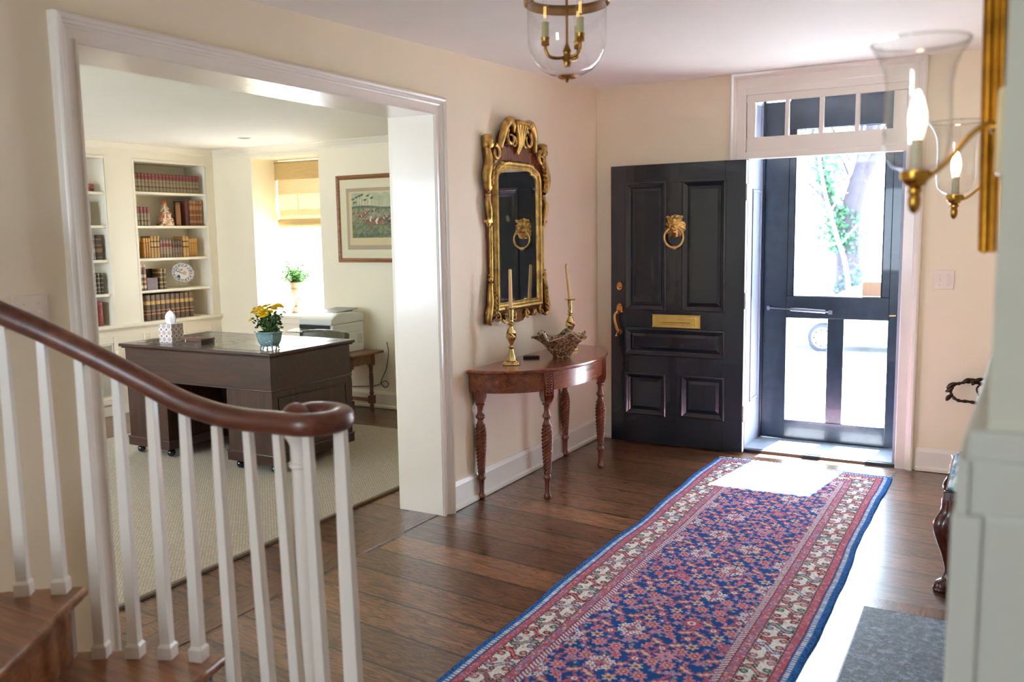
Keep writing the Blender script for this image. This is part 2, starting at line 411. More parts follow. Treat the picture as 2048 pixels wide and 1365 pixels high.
# reveal linings (left and right), soffit and stone-coloured sill
reveal = paint('reveal_dimmed_paint', '#9ea5b6', .4, .02, .03, 3)  # white paint darkened to lavender-grey, the dimmer light put into the colour
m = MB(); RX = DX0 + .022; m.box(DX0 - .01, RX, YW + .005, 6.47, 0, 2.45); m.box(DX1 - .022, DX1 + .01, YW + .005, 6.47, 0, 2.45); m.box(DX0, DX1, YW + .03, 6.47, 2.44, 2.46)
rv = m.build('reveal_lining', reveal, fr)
def frame_panel(m, x, y0, y1, z0, z1, d=.008, w=.018):
    m.box(x, x + d, y0, y1, z0, z0 + w).box(x, x + d, y0, y1, z1 - w, z1).box(x, x + d, y0, y0 + w, z0, z1).box(x, x + d, y1 - w, y1, z0, z1)
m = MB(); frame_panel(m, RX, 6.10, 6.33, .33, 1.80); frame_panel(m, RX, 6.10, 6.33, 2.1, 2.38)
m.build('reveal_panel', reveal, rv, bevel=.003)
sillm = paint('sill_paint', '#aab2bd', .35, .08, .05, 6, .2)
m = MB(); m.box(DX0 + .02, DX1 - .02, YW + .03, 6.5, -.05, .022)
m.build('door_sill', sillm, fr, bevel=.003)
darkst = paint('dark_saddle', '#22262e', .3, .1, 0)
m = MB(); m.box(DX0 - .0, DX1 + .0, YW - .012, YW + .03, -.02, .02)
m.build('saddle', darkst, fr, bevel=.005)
# transom sash with four panes
w1 = MB(); z0, z1 = 2.03, 2.41; gx = [-1.484, -1.292, -1.268, -1.078, -1.052, -.862, -.836, -.64]; gz0, gz1 = 2.128, 2.362; sy0, sy1 = YW - .004, YW + .04
w1.box(DX0 + .006, DX1 - .006, sy0, sy1, z0, gz0).box(DX0 + .006, DX1 - .006, sy0, sy1, gz1, z1)
w1.box(DX0 + .006, gx[0], sy0, sy1, gz0, gz1).box(gx[7], DX1 - .006, sy0, sy1, gz0, gz1)
for i in (1, 3, 5): w1.box(gx[i], gx[i + 1], sy0, sy1, gz0, gz1)
wo = struct(w1.build('window_1', trimw, bevel=.004), 'four pane transom window above the front door', 'window')
for i in (0, 2, 4, 6): MB().box(gx[i] - .003, gx[i + 1] + .003, YW + .02, YW + .023, gz0 - .003, gz1 + .003).build('pane', clear, wo, smooth=False)
# ================================================================ HALL OBJECTS
# ---- front door leaf, swung open flat against the wall
FX0, FX1, FY, FT = -2.472, -1.514, 5.885, .046
door = thing('door_1', 'open black six-panel style front door with brass lion knocker and mail slot', 'door', (FX1, FY, .012)); door['kind'] = 'structure'
door['label'] = 'open black panelled front door with brass lion knocker and mail slot'
dw, dh = FX1 - FX0, 1.972
panels = [(.118, .402, .968, 1.842), (.535, .818, .968, 1.842), (.118, .822, .646, .822), (.118, .402, .214, .496), (.535, .822, .220, .500)]   # x0,x1,z0,z1 from the leaf's free edge
m = MB()
def dbx(x0, x1, z0, z1, y0=0, y1=FT): m.box(-dw + x0, -dw + x1, y0, y1, z0, z1)
dbx(0, .118, 0, dh); dbx(.820, dw, 0, dh)
dbx(.118, .820, 1.842, dh); dbx(.118, .820, .822, .968); dbx(.118, .820, .498, .646); dbx(.118, .820, 0, .217)
dbx(.402, .535, .968, 1.842); dbx(.402, .535, .217, .498)
m.build('leaf', black_paint, door, bevel=.0015)
for x0, x1, z0, z1 in panels:
    p = MB(); p.box(-dw + x0 - .004, -dw + x1 + .004, .016, .034, z0 - .004, z1 + .004)
    a, b = .030, .050      # raised centre field
    X0, X1 = -dw + x0, -dw + x1
    o = [(X0 + a, z0 + a), (X1 - a, z0 + a), (X1 - a, z1 - a), (X0 + a, z1 - a)]; i_ = [(X0 + b, z0 + b), (X1 - b, z0 + b), (X1 - b, z1 - b), (X0 + b, z1 - b)]
    ov = [p.v((x, .016, z)) for x, z in o]; iv = [p.v((x, .008, z)) for x, z in i_]
    for k in range(4): p._f([ov[k], ov[(k + 1) % 4], iv[(k + 1) % 4], iv[k]])
    p._f(iv)
    # bolection moulding swept round the opening
    prof2 = [(-.012, 0.0), (-.012, -.004), (-.006, -.009), (.0, -.010), (.006, -.006), (.012, .001), (.018, .004), (.024, .010), (.028, .016)]
    loops = []
    for (sx, sz, cx_, cz_) in ((1, 1, X0, z0), (-1, 1, X1, z0), (-1, -1, X1, z1), (1, -1, X0, z1)):
        loops.append([p.v((cx_ + sx * q, y, cz_ + sz * q)) for q, y in prof2])
    for k in range(4):
        A, B = loops[k], loops[(k + 1) % 4]
        for j in range(len(prof2) - 1): p._f([A[j], A[j + 1], B[j + 1], B[j]])
    p.build('panel', black_paint, door, ang=20)
edge_m = paint('worn_door_edge', '#d9dcd8', .5, .15, .1, 30)
MB().box(-.0005, .0015, .002, FT - .002, .003, dh - .003).build('hinge_edge', edge_m, door)
def relief(fn, rad, nr=26, na=72, base=0.0):
    """domed relief facing -Y: fn(x,z)->height, rad(a)->outline radius"""
    m = MB(); rings = []
    for i in range(nr + 1):
        ring = []
        for k in range(na):
            a = 2 * PI * k / na; r = rad(a) * (i / nr)
            x, z = r * math.cos(a), r * math.sin(a); h = fn(x, z, i / nr) if i < nr else 0
            ring.append(m.v((x, base - h, z)) if i else None)
        rings.append(ring)
    c = m.v((0, base - fn(0, 0, 0), 0))
    for k in range(na): m._f([c, rings[1][k], rings[1][(k + 1) % na]])
    for i in range(1, nr):
        for k in range(na): m._f([rings[i][k], rings[i + 1][k], rings[i + 1][(k + 1) % na], rings[i][(k + 1) % na]])
    return m
G = lambda x, z, cx, cz, sx, sz: math.exp(-((x - cx) / sx) ** 2 - ((z - cz) / sz) ** 2)
def lion(x, z, t):
    a = math.atan2(z, x); h = .030 * (1 - t ** 2.2)
    h += .007 * math.sin(a * 13 + t * 9) * max(0, t - .42) * 1.7 + .004 * math.sin(a * 22 - t * 16) * max(0, t - .5)
    h += .022 * G(x, z, 0, -.012, .017, .020) + .013 * G(x, z, 0, .012, .008, .026) + .010 * G(x, z, 0, -.002, .012, .007)
    for s in (-1, 1):
        h += .010 * G(x, z, s * .019, .026, .013, .006) - .010 * G(x, z, s * .017, .014, .007, .005) + .005 * G(x, z, s * .017, .013, .003, .003)
        h += .009 * G(x, z, s * .016, -.016, .010, .010) + .006 * G(x, z, s * .030, -.002, .010, .014)
    h += .008 * G(x, z, 0, -.038, .012, .008) - .008 * G(x, z, 0, -.027, .013, .004) + .01 * G(x, z, 0, .052, .03, .010)
    return max(.002, h * 1.25)
kn = relief(lion, lambda a: .069 + .004 * abs(math.sin(a * 7)) + .012 * max(0, math.sin(a)) ** 4 + .004 * math.sin(a * 2) ** 2)
brass_rough = metal('cast_brass', '#e6c478', .3, .35, .3)
KX, KZ = -1.993 - FX1, 1.542
ko = kn.build('lion_knocker', brass_rough, door, ang=60); ko.location = (KX, 0, KZ)
m = MB()
for s in (-1, 1): m.tube(spline([(s * .048, -.012, .052), (s * .056, -.022, .066), (s * .046, -.02, .070), (s * .036, -.014, .06)], 4), [.006] * 13, 8)
m.build('ear', brass_rough, ko)
m = MB(); ra = [(.066 * math.sin(a) * 1.02, -.036 + .012 * math.cos(a), -.072 - .068 * math.cos(a) * 1.02) for a in [PI + .38 + (2 * PI - .76) * i / 40 for i in range(41)]]
ra = [(x, -.034 - .0 * i, z) for i, (x, y, z) in enumerate(ra)]
m.tube(ra, [.0062 + .002 * math.sin(PI * i / 40) for i in range(41)], 10)
m.ball((0, -.034, -.142), (.020, .012, .013)).ball((.016, -.034, -.140), (.011, .010, .010)).ball((-.016, -.034, -.140), (.011, .010, .010))
m.tube([(0, -.034, -.150), (0, -.001, -.150)], .007, 8)
rg = m.build('knocker_ring', brass_rough, ko)
# mail slot
m = MB(); m.M = Matrix.Translation((-1.983 - FX1, 0, .888)); sw, sh = .172, .045
m.box(-sw, sw, -.005, 0, -sh, sh)
for a, b in ((.0, .0), (.014, .0)):
    pass
for (x0, x1, z0_, z1_) in ((-sw, sw, sh - .012, sh), (-sw, sw, -sh, -sh + .012), (-sw, -sw + .012, -sh, sh), (sw - .012, sw, -sh, sh)): m.box(x0, x1, -.011, -.004, z0_, z1_)
slot_b = metal('mail_slot_brass', '#f2d47c', .36, .15)
ms = m.build('mail_slot', slot_b, door, bevel=.0025)
m = MB(); m.M = Matrix.Translation((-1.983 - FX1, 0, .888)); m.box(-.142, .142, -.009, -.004, -.024, .024); m.box(-.142, .142, -.013, -.006, .018, .026)
m.tube([(-.11, -.010, -.006), (.11, -.010, -.006)], .006, 8); m.build('slot_flap', slot_b, ms, bevel=.002)
# deadbolt rose and grip handle
def oval(m, cx_, cz_, rx, rz, d, y=0):
    M0 = m.M; m.M = M0 @ Matrix.Translation((cx_, y, cz_)) @ Matrix.Rotation(PI / 2, 4, 'X')
    m.lathe([(1, 0), (1, d * .45), (.86, d), (.70, d * .95), (.66, d * .8), (1e-5, d * .8)], 28, sx=rx, sy=rz); m.M = M0
handle_m = metal('handle_brass', '#d39a5a', .2, .2)
HX = -2.402 - FX1
m = MB(); oval(m, HX, 1.128, .024, .034, .012); m.M = Matrix.Translation((HX, -.012, 1.126)) @ Matrix.Rotation(PI / 2, 4, 'X'); m.lathe([(.013, -.002), (.013, .004), (.009, .006), (1e-5, .006)], 20)
m.M = Matrix(); m.box(HX - .0012, HX + .0012, -.0195, -.017, 1.120, 1.132); m.build('deadbolt', handle_m, door)
m = MB(); oval(m, HX, .968, .027, .042, .014)
m.tube(spline([(HX - .002, -.012, .952), (HX - .010, -.034, .944), (HX - .022, -.046, .918), (HX - .016, -.050, .870), (HX - .003, -.042, .820), (HX + .002, -.022, .795), (HX + .003, -.004, .787)], 6), [.0075 + .0035 * math.sin(PI * i / 36) for i in range(37)], 10)
oval(m, HX + .003, .800, .015, .024, .010); m.ball((HX - .002, -.046, .935), (.012, .012, .006)); m.ball((HX - .008, -.052, .776), .008)
m.tube([(HX - .002, -.046, .800), (HX - .008, -.052, .780)], .004, 6)
m.box(HX - .009, HX + .009, -.030, -.012, .982, .987)
m.build('grip_handle', handle_m, door)
m = MB()
for z in (1.76, 1.04, .27):
    m.tube([(.006, .004, z - .055), (.006, .004, z + .055)], .006, 10).box(.0, .012, .004, FT, z - .05, z + .05)
m.build('hinge', metal('painted_hinge', '#d6d4cf', .35, .2), door)
# ---- outer screen door at the far side of the reveal
SY0, SY1 = 6.395, 6.435
navy = paint('dark_blue_door_paint', '#1b2a3a', .25, .2, .25, 12, .3)
sd = thing('door_2', 'dark blue outer door with one large glass pane over two tall panes', 'door', (-1.01, SY0, .025)); sd['kind'] = 'structure'
m = MB(); sx0, sx1 = -.497, .43
def sb(a, b, c, d, y0=0, y1=.04): m.box(a, b, y0, y1, c, d)
sb(sx0, -.335, 0, 2.38); sb(.340, sx1, 0, 2.38); sb(-.335, .340, 0, .137); sb(-.335, .340, .875, 1.03); sb(-.335, .340, 2.185, 2.40); sb(-.052, .056, .137, .875)
sb(-.335, -.292, 1.03, 2.185, .006, .04); sb(.290, .340, 1.03, 2.185, .006, .04)
m.build('door_frame', navy, sd, bevel=.003)
m = MB(); m.box(-.292, -.286, .004, .03, 1.03, 2.185).box(.284, .290, .004, .03, 1.03, 2.185).box(-.29, .288, .004, .03, 1.024, 1.034)
m.build('glazing_bead', navy, sd, bevel=.002)
for x0, x1, z0_, z1_ in ((-.292, .290, 1.03, 2.185), (-.335, -.052, .137, .875), (.056, .340, .137, .875)):
    MB().box(x0, x1, .018, .022, z0_, z1_).build('pane', clear, sd, smooth=False)
card = paint('pale_card', '#f2d0a4', .6, .05, 0)
MB().box(.168, .284, .010, .014, 1.04, 1.135).build('paper_card', card, sd)
steel = metal('closer_steel', '#8f96a4', .25, .2)
m = MB(); m.tube([(-.445, -.03, .945), (-.30, -.032, .94)], .0045, 8).tube([(-.30, -.032, .94), (-.06, -.034, .928)], .013, 12).tube([(-.06, -.034, .928), (-.03, -.03, .926)], .005, 8).box(-.045, -.015, -.04, 0, .912, .938).box(-.46, -.44, -.045, .0, .93, .96)
m.build('door_closer', steel, sd, bevel=.001)
m = MB(); m.tube([(.385, 0, .915), (.385, -.035, .915), (.345, -.04, .913)], .006, 8).box(.398, .412, -.006, .0, .86, .99); m.build('lever_handle', brass, sd)
# outer door posts/stops against the reveal
m = MB(); m.box(DX0 + .02, sx0 - 1.01, SY0 - .012, 6.45, .02, 2.45).box(sx1 - 1.01, DX1 - .02, SY0 - .012, 6.45, .02, 2.45)
m.build('outer_stop', navy, fr, bevel=.003)
# ---- light switches
swp = paint('switch_plate_plastic', '#eadccb', .35, .01, 0)
def switch(name_label, M_):
    s = thing('light_switch', name_label, 'light switch'); s.matrix_world = M_
    MB().box(-.057, .057, -.006, 0, -.058, .058).build('plate', swp, s, bevel=.003)
    for x in (-.023, .023):
        m = MB(); m.box(x - .005, x + .005, -.009, -.005, -.013, .013); m.box(x - .003, x + .003, -.018, -.006, 0, .007); m.build('toggle', swp, s, bevel=.001)
    for x in (-.023, .023):
        for z in (-.03, .03): MB().ball((x, -.006, z), (.003, .0015, .003), 8, 4).build('screw', MATS.get('screw_paint') or paint('screw_paint', '#cdbfae', .4, .05, 0), s)
    return s
switch('double light switch on the wall between the front door and the chimney breast', Matrix.Translation((-.322, YW - .0005, 1.203)))
switch('double light switch on the left wall behind the stair handrail', Matrix.Translation((XL + .0005, 1.64, 1.30)) @ Matrix.Rotation(PI / 2, 4, 'Z'))

# ---- demilune table
TX, TY = XL + .012, 4.78
tb = thing('console_table', 'half-round mahogany console table with twisted legs standing under the gilt mirror', 'table', (TX, TY, 0))
def dee(a, b, n=48, p=2.25, x0=0.0):
    out = []
    for i in range(n + 1):
        t = -PI / 2 + PI * i / n; c, s_ = math.cos(t), math.sin(t)
        out.append((x0 + a * abs(c) ** (2 / p), b * (abs(s_) ** (2 / p)) * (1 if s_ > 0 else -1)))
    return out
m = MB(); m.prism(dee(.490, .652), .752, .768); m.prism(dee(.483, .645), .745, .7525); m.build('tabletop', mahog_y, tb, bevel=.004, ang=50)
def apron_strip(t0, t1, a, b, n=20, p=2.15):
    pts = []
    for i in range(n + 1):
        t = t0 + (t1 - t0) * i / n; c, s_ = math.cos(t), math.sin(t)
        pts.append((a * abs(c) ** (2 / p), b * (abs(s_) ** (2 / p)) * (1 if s_ > 0 else -1)))
    return pts
outer = dee(.455, .620); inner = dee(.430, .595)
m = MB(); n = len(outer)
lo = [m.v((x, y, .636)) for x, y in outer]; hi = [m.v((x, y, .746)) for x, y in outer]; lo2 = [m.v((x, y, .636)) for x, y in inner]; hi2 = [m.v((x, y, .746)) for x, y in inner]
for i in range(n - 1):
    m._f([lo[i], lo[i + 1], hi[i + 1], hi[i]]); m._f([lo2[i], lo2[i + 1], hi2[i + 1], hi2[i]]); m._f([lo[i], lo[i + 1], lo2[i + 1], lo2[i]])
m.build('apron', mahog_y, tb, ang=50)
m = MB(); m.box(0, .02, -.6, .6, .636, .746); m.build('back_rail', mahog_y, tb)
legs = [(.026, -.555, -1.35), (.364, -.382, -.62), (.364, .382, .62), (.026, .555, 1.35)]
def leg_mesh(name='leg'):
    m = MB()
    prof = [(.010, 0), (.017, .003), (.0215, .014), (.0215, .022), (.016, .034), (.0145, .045), (.016, .10), (.0175, .115), (.024, .122), (.025, .132), (.019, .142), (.018, .150), (.021, .156)]
    m.lathe(prof, 24)
    nz, seg = 220, 54; rows = []
    for j in range(nz + 1):
        t = j / nz; z = .156 + t * .285; r = .0205 + .012 * math.sin(min(1, t * 1.05) * PI * .62) ** 1.2 - .006 * max(0, (t - .85) / .15)
        row = []
        for i in range(seg):
            a = 2 * PI * i / seg; w = .5 + .5 * math.cos(6 * a - t * 84); rr = r * (1.04 - .30 * (1 - w) ** 1.5)
            row.append(m.v((rr * math.cos(a), rr * math.sin(a), z)))
        rows.append(row)
    for A, B in zip(rows, rows[1:]):
        for i in range(seg): m._f([A[i], A[(i + 1) % seg], B[(i + 1) % seg], B[i]])
    m.lathe([(.025, .441), (.019, .455), (.017, .466), (.019, .474), (.026, .480), (.0285, .488), (.024, .497), (.018, .506), (.0165, .52), (.019, .548), (.026, .555), (.026, .562), (.02, .566)], 24)
    return m
base_leg = leg_mesh().build('leg', mahog_z, tb, ang=45)
for k, (x, y, rz) in enumerate(legs):
    l = base_leg if k == 0 else base_leg.copy()
    if k: COL.objects.link(l); l.parent = tb
    l.location = (x, y, 0); l.rotation_euler = (0, 0, rz * .6)
    # square block with carved leaf panel
    m = MB(); w = .031
    m.M = Matrix.Translation((x, y, 0)) @ Matrix.Rotation((-PI / 2 + .25, -.62, .62, PI / 2 - .25)[k], 4, 'Z')
    m.box(-w, w, -w, w, .600, .748)
    A = [m.v((sx * w, sy * w, .600)) for sx, sy in ((-1, -1), (1, -1), (1, 1), (-1, 1))]; B = [m.v((sx * w * .72, sy * w * .72, .566)) for sx, sy in ((-1, -1), (1, -1), (1, 1), (-1, 1))]
    for q in range(4): m._f([A[q], A[(q + 1) % 4], B[(q + 1) % 4], B[q]])
    m._f(B); lb = m.build('leg_block', mahog_z, tb, bevel=.0015)
    m = MB(); m.M = Matrix.Translation((x, y, 0)) @ Matrix.Rotation((-PI / 2 + .25, -.62, .62, PI / 2 - .25)[k], 4, 'Z')
    m.box(w, w + .002, -.022, .022, .612, .618).box(w, w + .002, -.022, .022, .732, .738).box(w, w + .002, -.022, -.018, .612, .738).box(w, w + .002, .018, .022, .612, .738)
    for q in range(7):
        z = .624 + q * .015
        for s in (-1, 1): m.tube(spline([(w + .001, 0, z), (w + .004, s * .007, z + .010), (w + .002, s * .014, z + .012), (w + .001, s * .015, z + .006)], 3), .0028, 6)
    m.tube([(w + .002, 0, .618), (w + .002, 0, .730)], .002, 6)
    m.build('carved_leaf', mahog_z, tb)
# ---- candlesticks
cream_wax = paint('beeswax', '#f2cc8e', .4, .03, 0); cream_wax.node_tree.nodes['Principled BSDF'].inputs['Subsurface Weight'].default_value = .15
def facet8(m, z0_, h, r0, r1, r2):
    """faceted knop: eight-sided diamond cut"""
    rows = []
    for j, (r, off) in enumerate(((r0, 0), (r1, .5), (r1, 0), (r2, .5))):
        z = z0_ + h * (0, .36, .66, 1)[j]
        rows.append([m.v((r * math.cos(2 * PI * (i + off) / 6), r * math.sin(2 * PI * (i + off) / 6), z)) for i in range(6)])
    for j in range(3):
        A, B = rows[j], rows[j + 1]; up = j % 2 == 0
        for i in range(6):
            k = (i + 1) % 6
            if up: m._f([A[i], A[k], B[i]]); m._f([A[k], B[k], B[i]])
            else: m._f([A[i], B[i], B[i - 1]]); m._f([A[i], A[k], B[i]])
    m._f(rows[0][::-1]); m._f(rows[3])
def candlestick(label, loc, tilt):
    t = thing('candlestick', label, 'candlestick', loc, 0, 'brass candlesticks on the console table')
    m = MB(); n8 = [(.052, 0), (.054, .004), (.050, .014), (.042, .020)]
    rows = [[m.v((r * math.cos(2 * PI * i / 8), r * math.sin(2 * PI * i / 8), z)) for i in range(8)] for r, z in n8]
    for A, B in zip(rows, rows[1:]):
        for i in range(8): m._f([A[i], A[(i + 1) % 8], B[(i + 1) % 8], B[i]])
    m._f(rows[0][::-1]); m._f(rows[-1]); m.build('base', brass, t, ang=20)
    m = MB(); m.lathe([(.036, .018), (.037, .026), (.030, .032), (.024, .046), (.020, .060), (.0165, .074), (.013, .086), (.010, .092), (.018, .099), (.019, .104), (.009, .114), (.013, .128), (.018, .134)], 24)
    facet8(m, .130, .085, .016, .031, .016)
    m.lathe([(.014, .212), (.010, .222), (.020, .230), (.021, .235), (.012, .243), (.016, .252), (.012, .262), (.014, .274), (.0175, .322), (.0175, .326)], 24)
    m.build('stem', brass, t, ang=30)
    m = MB(); m.lathe([(.012, .322), (.030, .324), (.034, .331), (.032, .333), (.02, .329), (.012, .329)], 28); m.build('drip_pan', brass, t)
    return t
def taper(label, loc, lean, h=.225):
    c = thing('taper_candle', label, 'candle', loc, 0, 'candles on the console table')
    m = MB(); m.M = Matrix.Rotation(lean[0], 4, 'Y') @ Matrix.Rotation(lean[1], 4, 'X'); m.lathe([(.0115, 0), (.0115, .01), (.009, h - .003), (.006, h)], 20); m.build('wax', cream_wax, c)
    m = MB(); m.M = Matrix.Rotation(lean[0], 4, 'Y') @ Matrix.Rotation(lean[1], 4, 'X'); m.tube([(0, 0, h - .002), (.0006, 0, h + .010)], .0009, 6); m.build('wick', darkst, c)
candlestick('brass candlestick at the near end of the half-round table, left of the bowl', (-2.476, 4.41, .768), 0)
candlestick('brass candlestick behind the ruffled bowl at the door end of the table', (-2.438, 5.125, .768), 0)
taper('cream taper candle in the nearer candlestick, before the mirror glass', (-2.476, 4.41, 1.096), (0, 0))
taper('cream taper candle in the farther candlestick, leaning slightly', (-2.438, 5.125, 1.096), (-.085, .06))
# ---- ruffled bowl
t = NT('mottled_glaze'); v = t.coord('Object')
ridg = t.n('ShaderNodeTexVoronoi'); ridg.inputs['Scale'].default_value = 70; t.l(v, ridg.inputs['Vector'])
n1 = t.noise(v, 55, 4, .7, 1.5)
t.set(Base_Color=t.ramp(t.math('ADD', t.math('MULTIPLY', ridg.outputs['Distance'], .4), t.math('MULTIPLY', n1, .6)), [(.3, srgb('#2e2016')), (.45, srgb('#70523a')), (.58, srgb('#a98a66')), (.7, srgb('#d4c09c'))]), Roughness=.1, Coat_Weight=.9)
t.bump(n1, .25, .003); glaze = t.m
bw = thing('ruffled_bowl', 'brown mottled glazed bowl with a ruffled rim in the middle of the console table', 'bowl', (-2.345, 4.80, .768))
m = MB(); na, nr = 144, 22; rows = []
prof_b = [(.048, 0), (.052, .004), (.050, .012), (.056, .018), (.072, .034), (.088, .055), (.103, .078), (.120, .100), (.140, .122), (.158, .138)]
def ruf(r, z, a, inner=0):
    t_ = max(0, (z - .05) / .088); w = math.cos(5.0 * a + .9); w2 = math.cos(10 * a + .4)
    rr = r * (1 + .13 * w * t_ ** 1.6 + .03 * w2 * t_ ** 2) - inner + .0012 * math.cos(36 * a) * (1 - t_) * (0 if inner else 1)
    return (rr * math.cos(a), rr * math.sin(a), z + (.020 * -w + .006 * w2) * t_ ** 1.8)
for r, z in prof_b: rows.append([m.v(ruf(r, z, 2 * PI * i / na)) for i in range(na)])
for r, z in prof_b[::-1][:-3]: rows.append([m.v(ruf(r, z + (.004 if z < .13 else .0), 2 * PI * i / na, .006)) for i in range(na)])
for A, B in zip(rows, rows[1:]):
    for i in range(na): m._f([A[i], A[(i + 1) % na], B[(i + 1) % na], B[i]])
m._f(rows[0][::-1]); m._f(rows[-1]); m.build('bowl_body', glaze, bw, ang=60)
m = MB(); m.tube([Vector(ruf(.1585, .139, 2 * PI * i / 144)) for i in range(144)], .0026, 8, closed=True); m.build('rim', paint('pale_glaze_edge', '#cdbb9c', .12, .1, 0, 20, .8), bw)
# ---- key fob / remote
rm = thing('car_key_fob', 'small black key fob lying on the table between candlestick and bowl', 'key fob', (-2.50, 4.70, .768), -1.0); rm.scale = (1.15, 1.0, 1.1)
m = MB(); m.prism([(-.022, -.05), (.022, -.05), (.026, -.01), (.020, .05), (-.020, .05), (-.026, -.01)], .0, .013); m.build('fob_body', paint('black_plastic', '#1b1c1f', .3, .1, 0), rm, bevel=.004)
m = MB()
for y in (-.03, -.01, .012): m.box(-.012, .012, y - .006, y + .006, .012, .0145)
m.build('button', paint('grey_plastic', '#3c3f45', .4, .1, 0), rm, bevel=.001)

# ---- gilt mirror on the left wall: local x = along wall (world +Y), y = into wall, z up
mi = thing('gilt_mirror', 'tall mahogany and gilt mirror with carved crest hanging above the console table', 'mirror')
mi.matrix_world = Matrix.Translation((XL, 4.715, 0)) @ Matrix(((0, -1, 0, 0), (1, 0, 0, 0), (0, 0, 1, 0), (0, 0, 0, 1)))   # local -Y points into the room
def sym(pts): return pts + [(-x, z) for x, z in pts[::-1] if abs(x) > 1e-6]
half = [(0, 2.150), (.05, 2.17), (.10, 2.16), (.155, 2.13), (.19, 2.08), (.205, 2.03), (.24, 2.005), (.30, 2.06), (.345, 2.055), (.360, 2.0), (.345, 1.93), (.365, 1.87), (.350, 1.80), (.340, 1.70), (.335, 1.60), (.325, 1.30), (.335, 1.24), (.350, 1.12), (.372, 1.06), (.375, 1.01), (.34, 1.0), (.30, 1.015), (.27, 1.045), (.225, 1.035), (.20, 1.015), (.16, 1.01), (.135, 1.045), (.10, 1.02), (.06, .99), (0, .985)]
wood_m = wood('mirror_mahogany', '#3d140c', '#7c3420', 'Z', .18, 1.0, .6)
m = MB(); m.prism(sym(half)[::-1], -.028, -.002, 'Y'); m.build('backboard', wood_m, mi, bevel=.003)
gl_half = [(0, 1.905), (.13, 1.905), (.16, 1.900), (.170, 1.885), (.205, 1.880), (.232, 1.865), (.243, 1.835), (.243, 1.115), (0, 1.115)]
silver = metal('mirror_silver', '#dfe3e2', .012, .0)
m = MB(); m.prism(sym(gl_half)[::-1], -.034, -.026, 'Y'); m.build('mirror_glass', silver, mi, smooth=False)
# moulded gilt surround: sweep along the glass outline
path = [(x, 0, z) for x, z in sym(gl_half)]
# drop duplicate centre points
path = [p for i, p in enumerate(path) if i == 0 or (abs(p[0] - path[i - 1][0]) + abs(p[2] - path[i - 1][2])) > 1e-5]
def offset_path(P, d):
    n = len(P); out = []
    for i in range(n):
        a, b, c = Vector((P[i - 1][0], P[i - 1][2])), Vector((P[i][0], P[i][2])), Vector((P[(i + 1) % n][0], P[(i + 1) % n][2]))
        t1, t2 = (b - a).normalized(), (c - b).normalized(); n1, n2 = Vector((-t1.y, t1.x)), Vector((-t2.y, t2.x))
        nn = (n1 + n2); k = max(.35, 1 + n1.dot(n2)); nn = nn / k; out.append((b.x + nn.x * d, b.y + nn.y * d))
    return out
area = sum(path[i - 1][0] * path[i][2] - path[i][0] * path[i - 1][2] for i in range(len(path)))
sg = 1 if area < 0 else -1
gp = [(-.006, .030), (-.004, .040), (.004, .044), (.010, .040), (.016, .040), (.024, .050), (.036, .052), (.044, .044), (.048, .034), (.052, .026)]
m = MB(); loops = []
for d, y in gp: loops.append([m.v((x, -y, z)) for x, z in offset_path(path, d * sg)])
for A, B in zip(loops, loops[1:]):
    for i in range(len(A)): m._f([A[i], A[(i + 1) % len(A)], B[(i + 1) % len(A)], B[i]])
m.build('gilt_surround', gilt, mi, ang=30)
# carved gilt ornament
def scroll(m, cx_, cz_, r, a0, turns, w, sgn=1, y=-.045, w1=.3):
    pts, rr = [], []
    n = max(10, int(abs(turns) * 18))
    for i in range(n + 1):
        t_ = i / n; a = a0 + sgn * turns * 2 * PI * t_; q = r * (1 - .72 * t_)
        pts.append((cx_ + q * math.cos(a), y - .010 * math.sin(PI * t_), cz_ + q * math.sin(a))); rr.append(w * (1 - (1 - w1) * t_))
    m.tube(pts, rr, 8)
def leaf(m, p0, p1, bend, w, y=-.045):
    p0, p1 = Vector((p0[0], y, p0[1])), Vector((p1[0], y, p1[1])); d = p1 - p0; nrm = Vector((-d.z, 0, d.x)).normalized()
    P = [p0 + d * t_ + nrm * bend * math.sin(PI * t_) + Vector((0, -.018 * math.sin(PI * t_), 0)) for t_ in [i / 10 for i in range(11)]]
    m.tube(P, [max(.0015, w * math.sin(PI * (.12 + .86 * t_)) ** .8) for t_ in [i / 10 for i in range(11)]], 8)
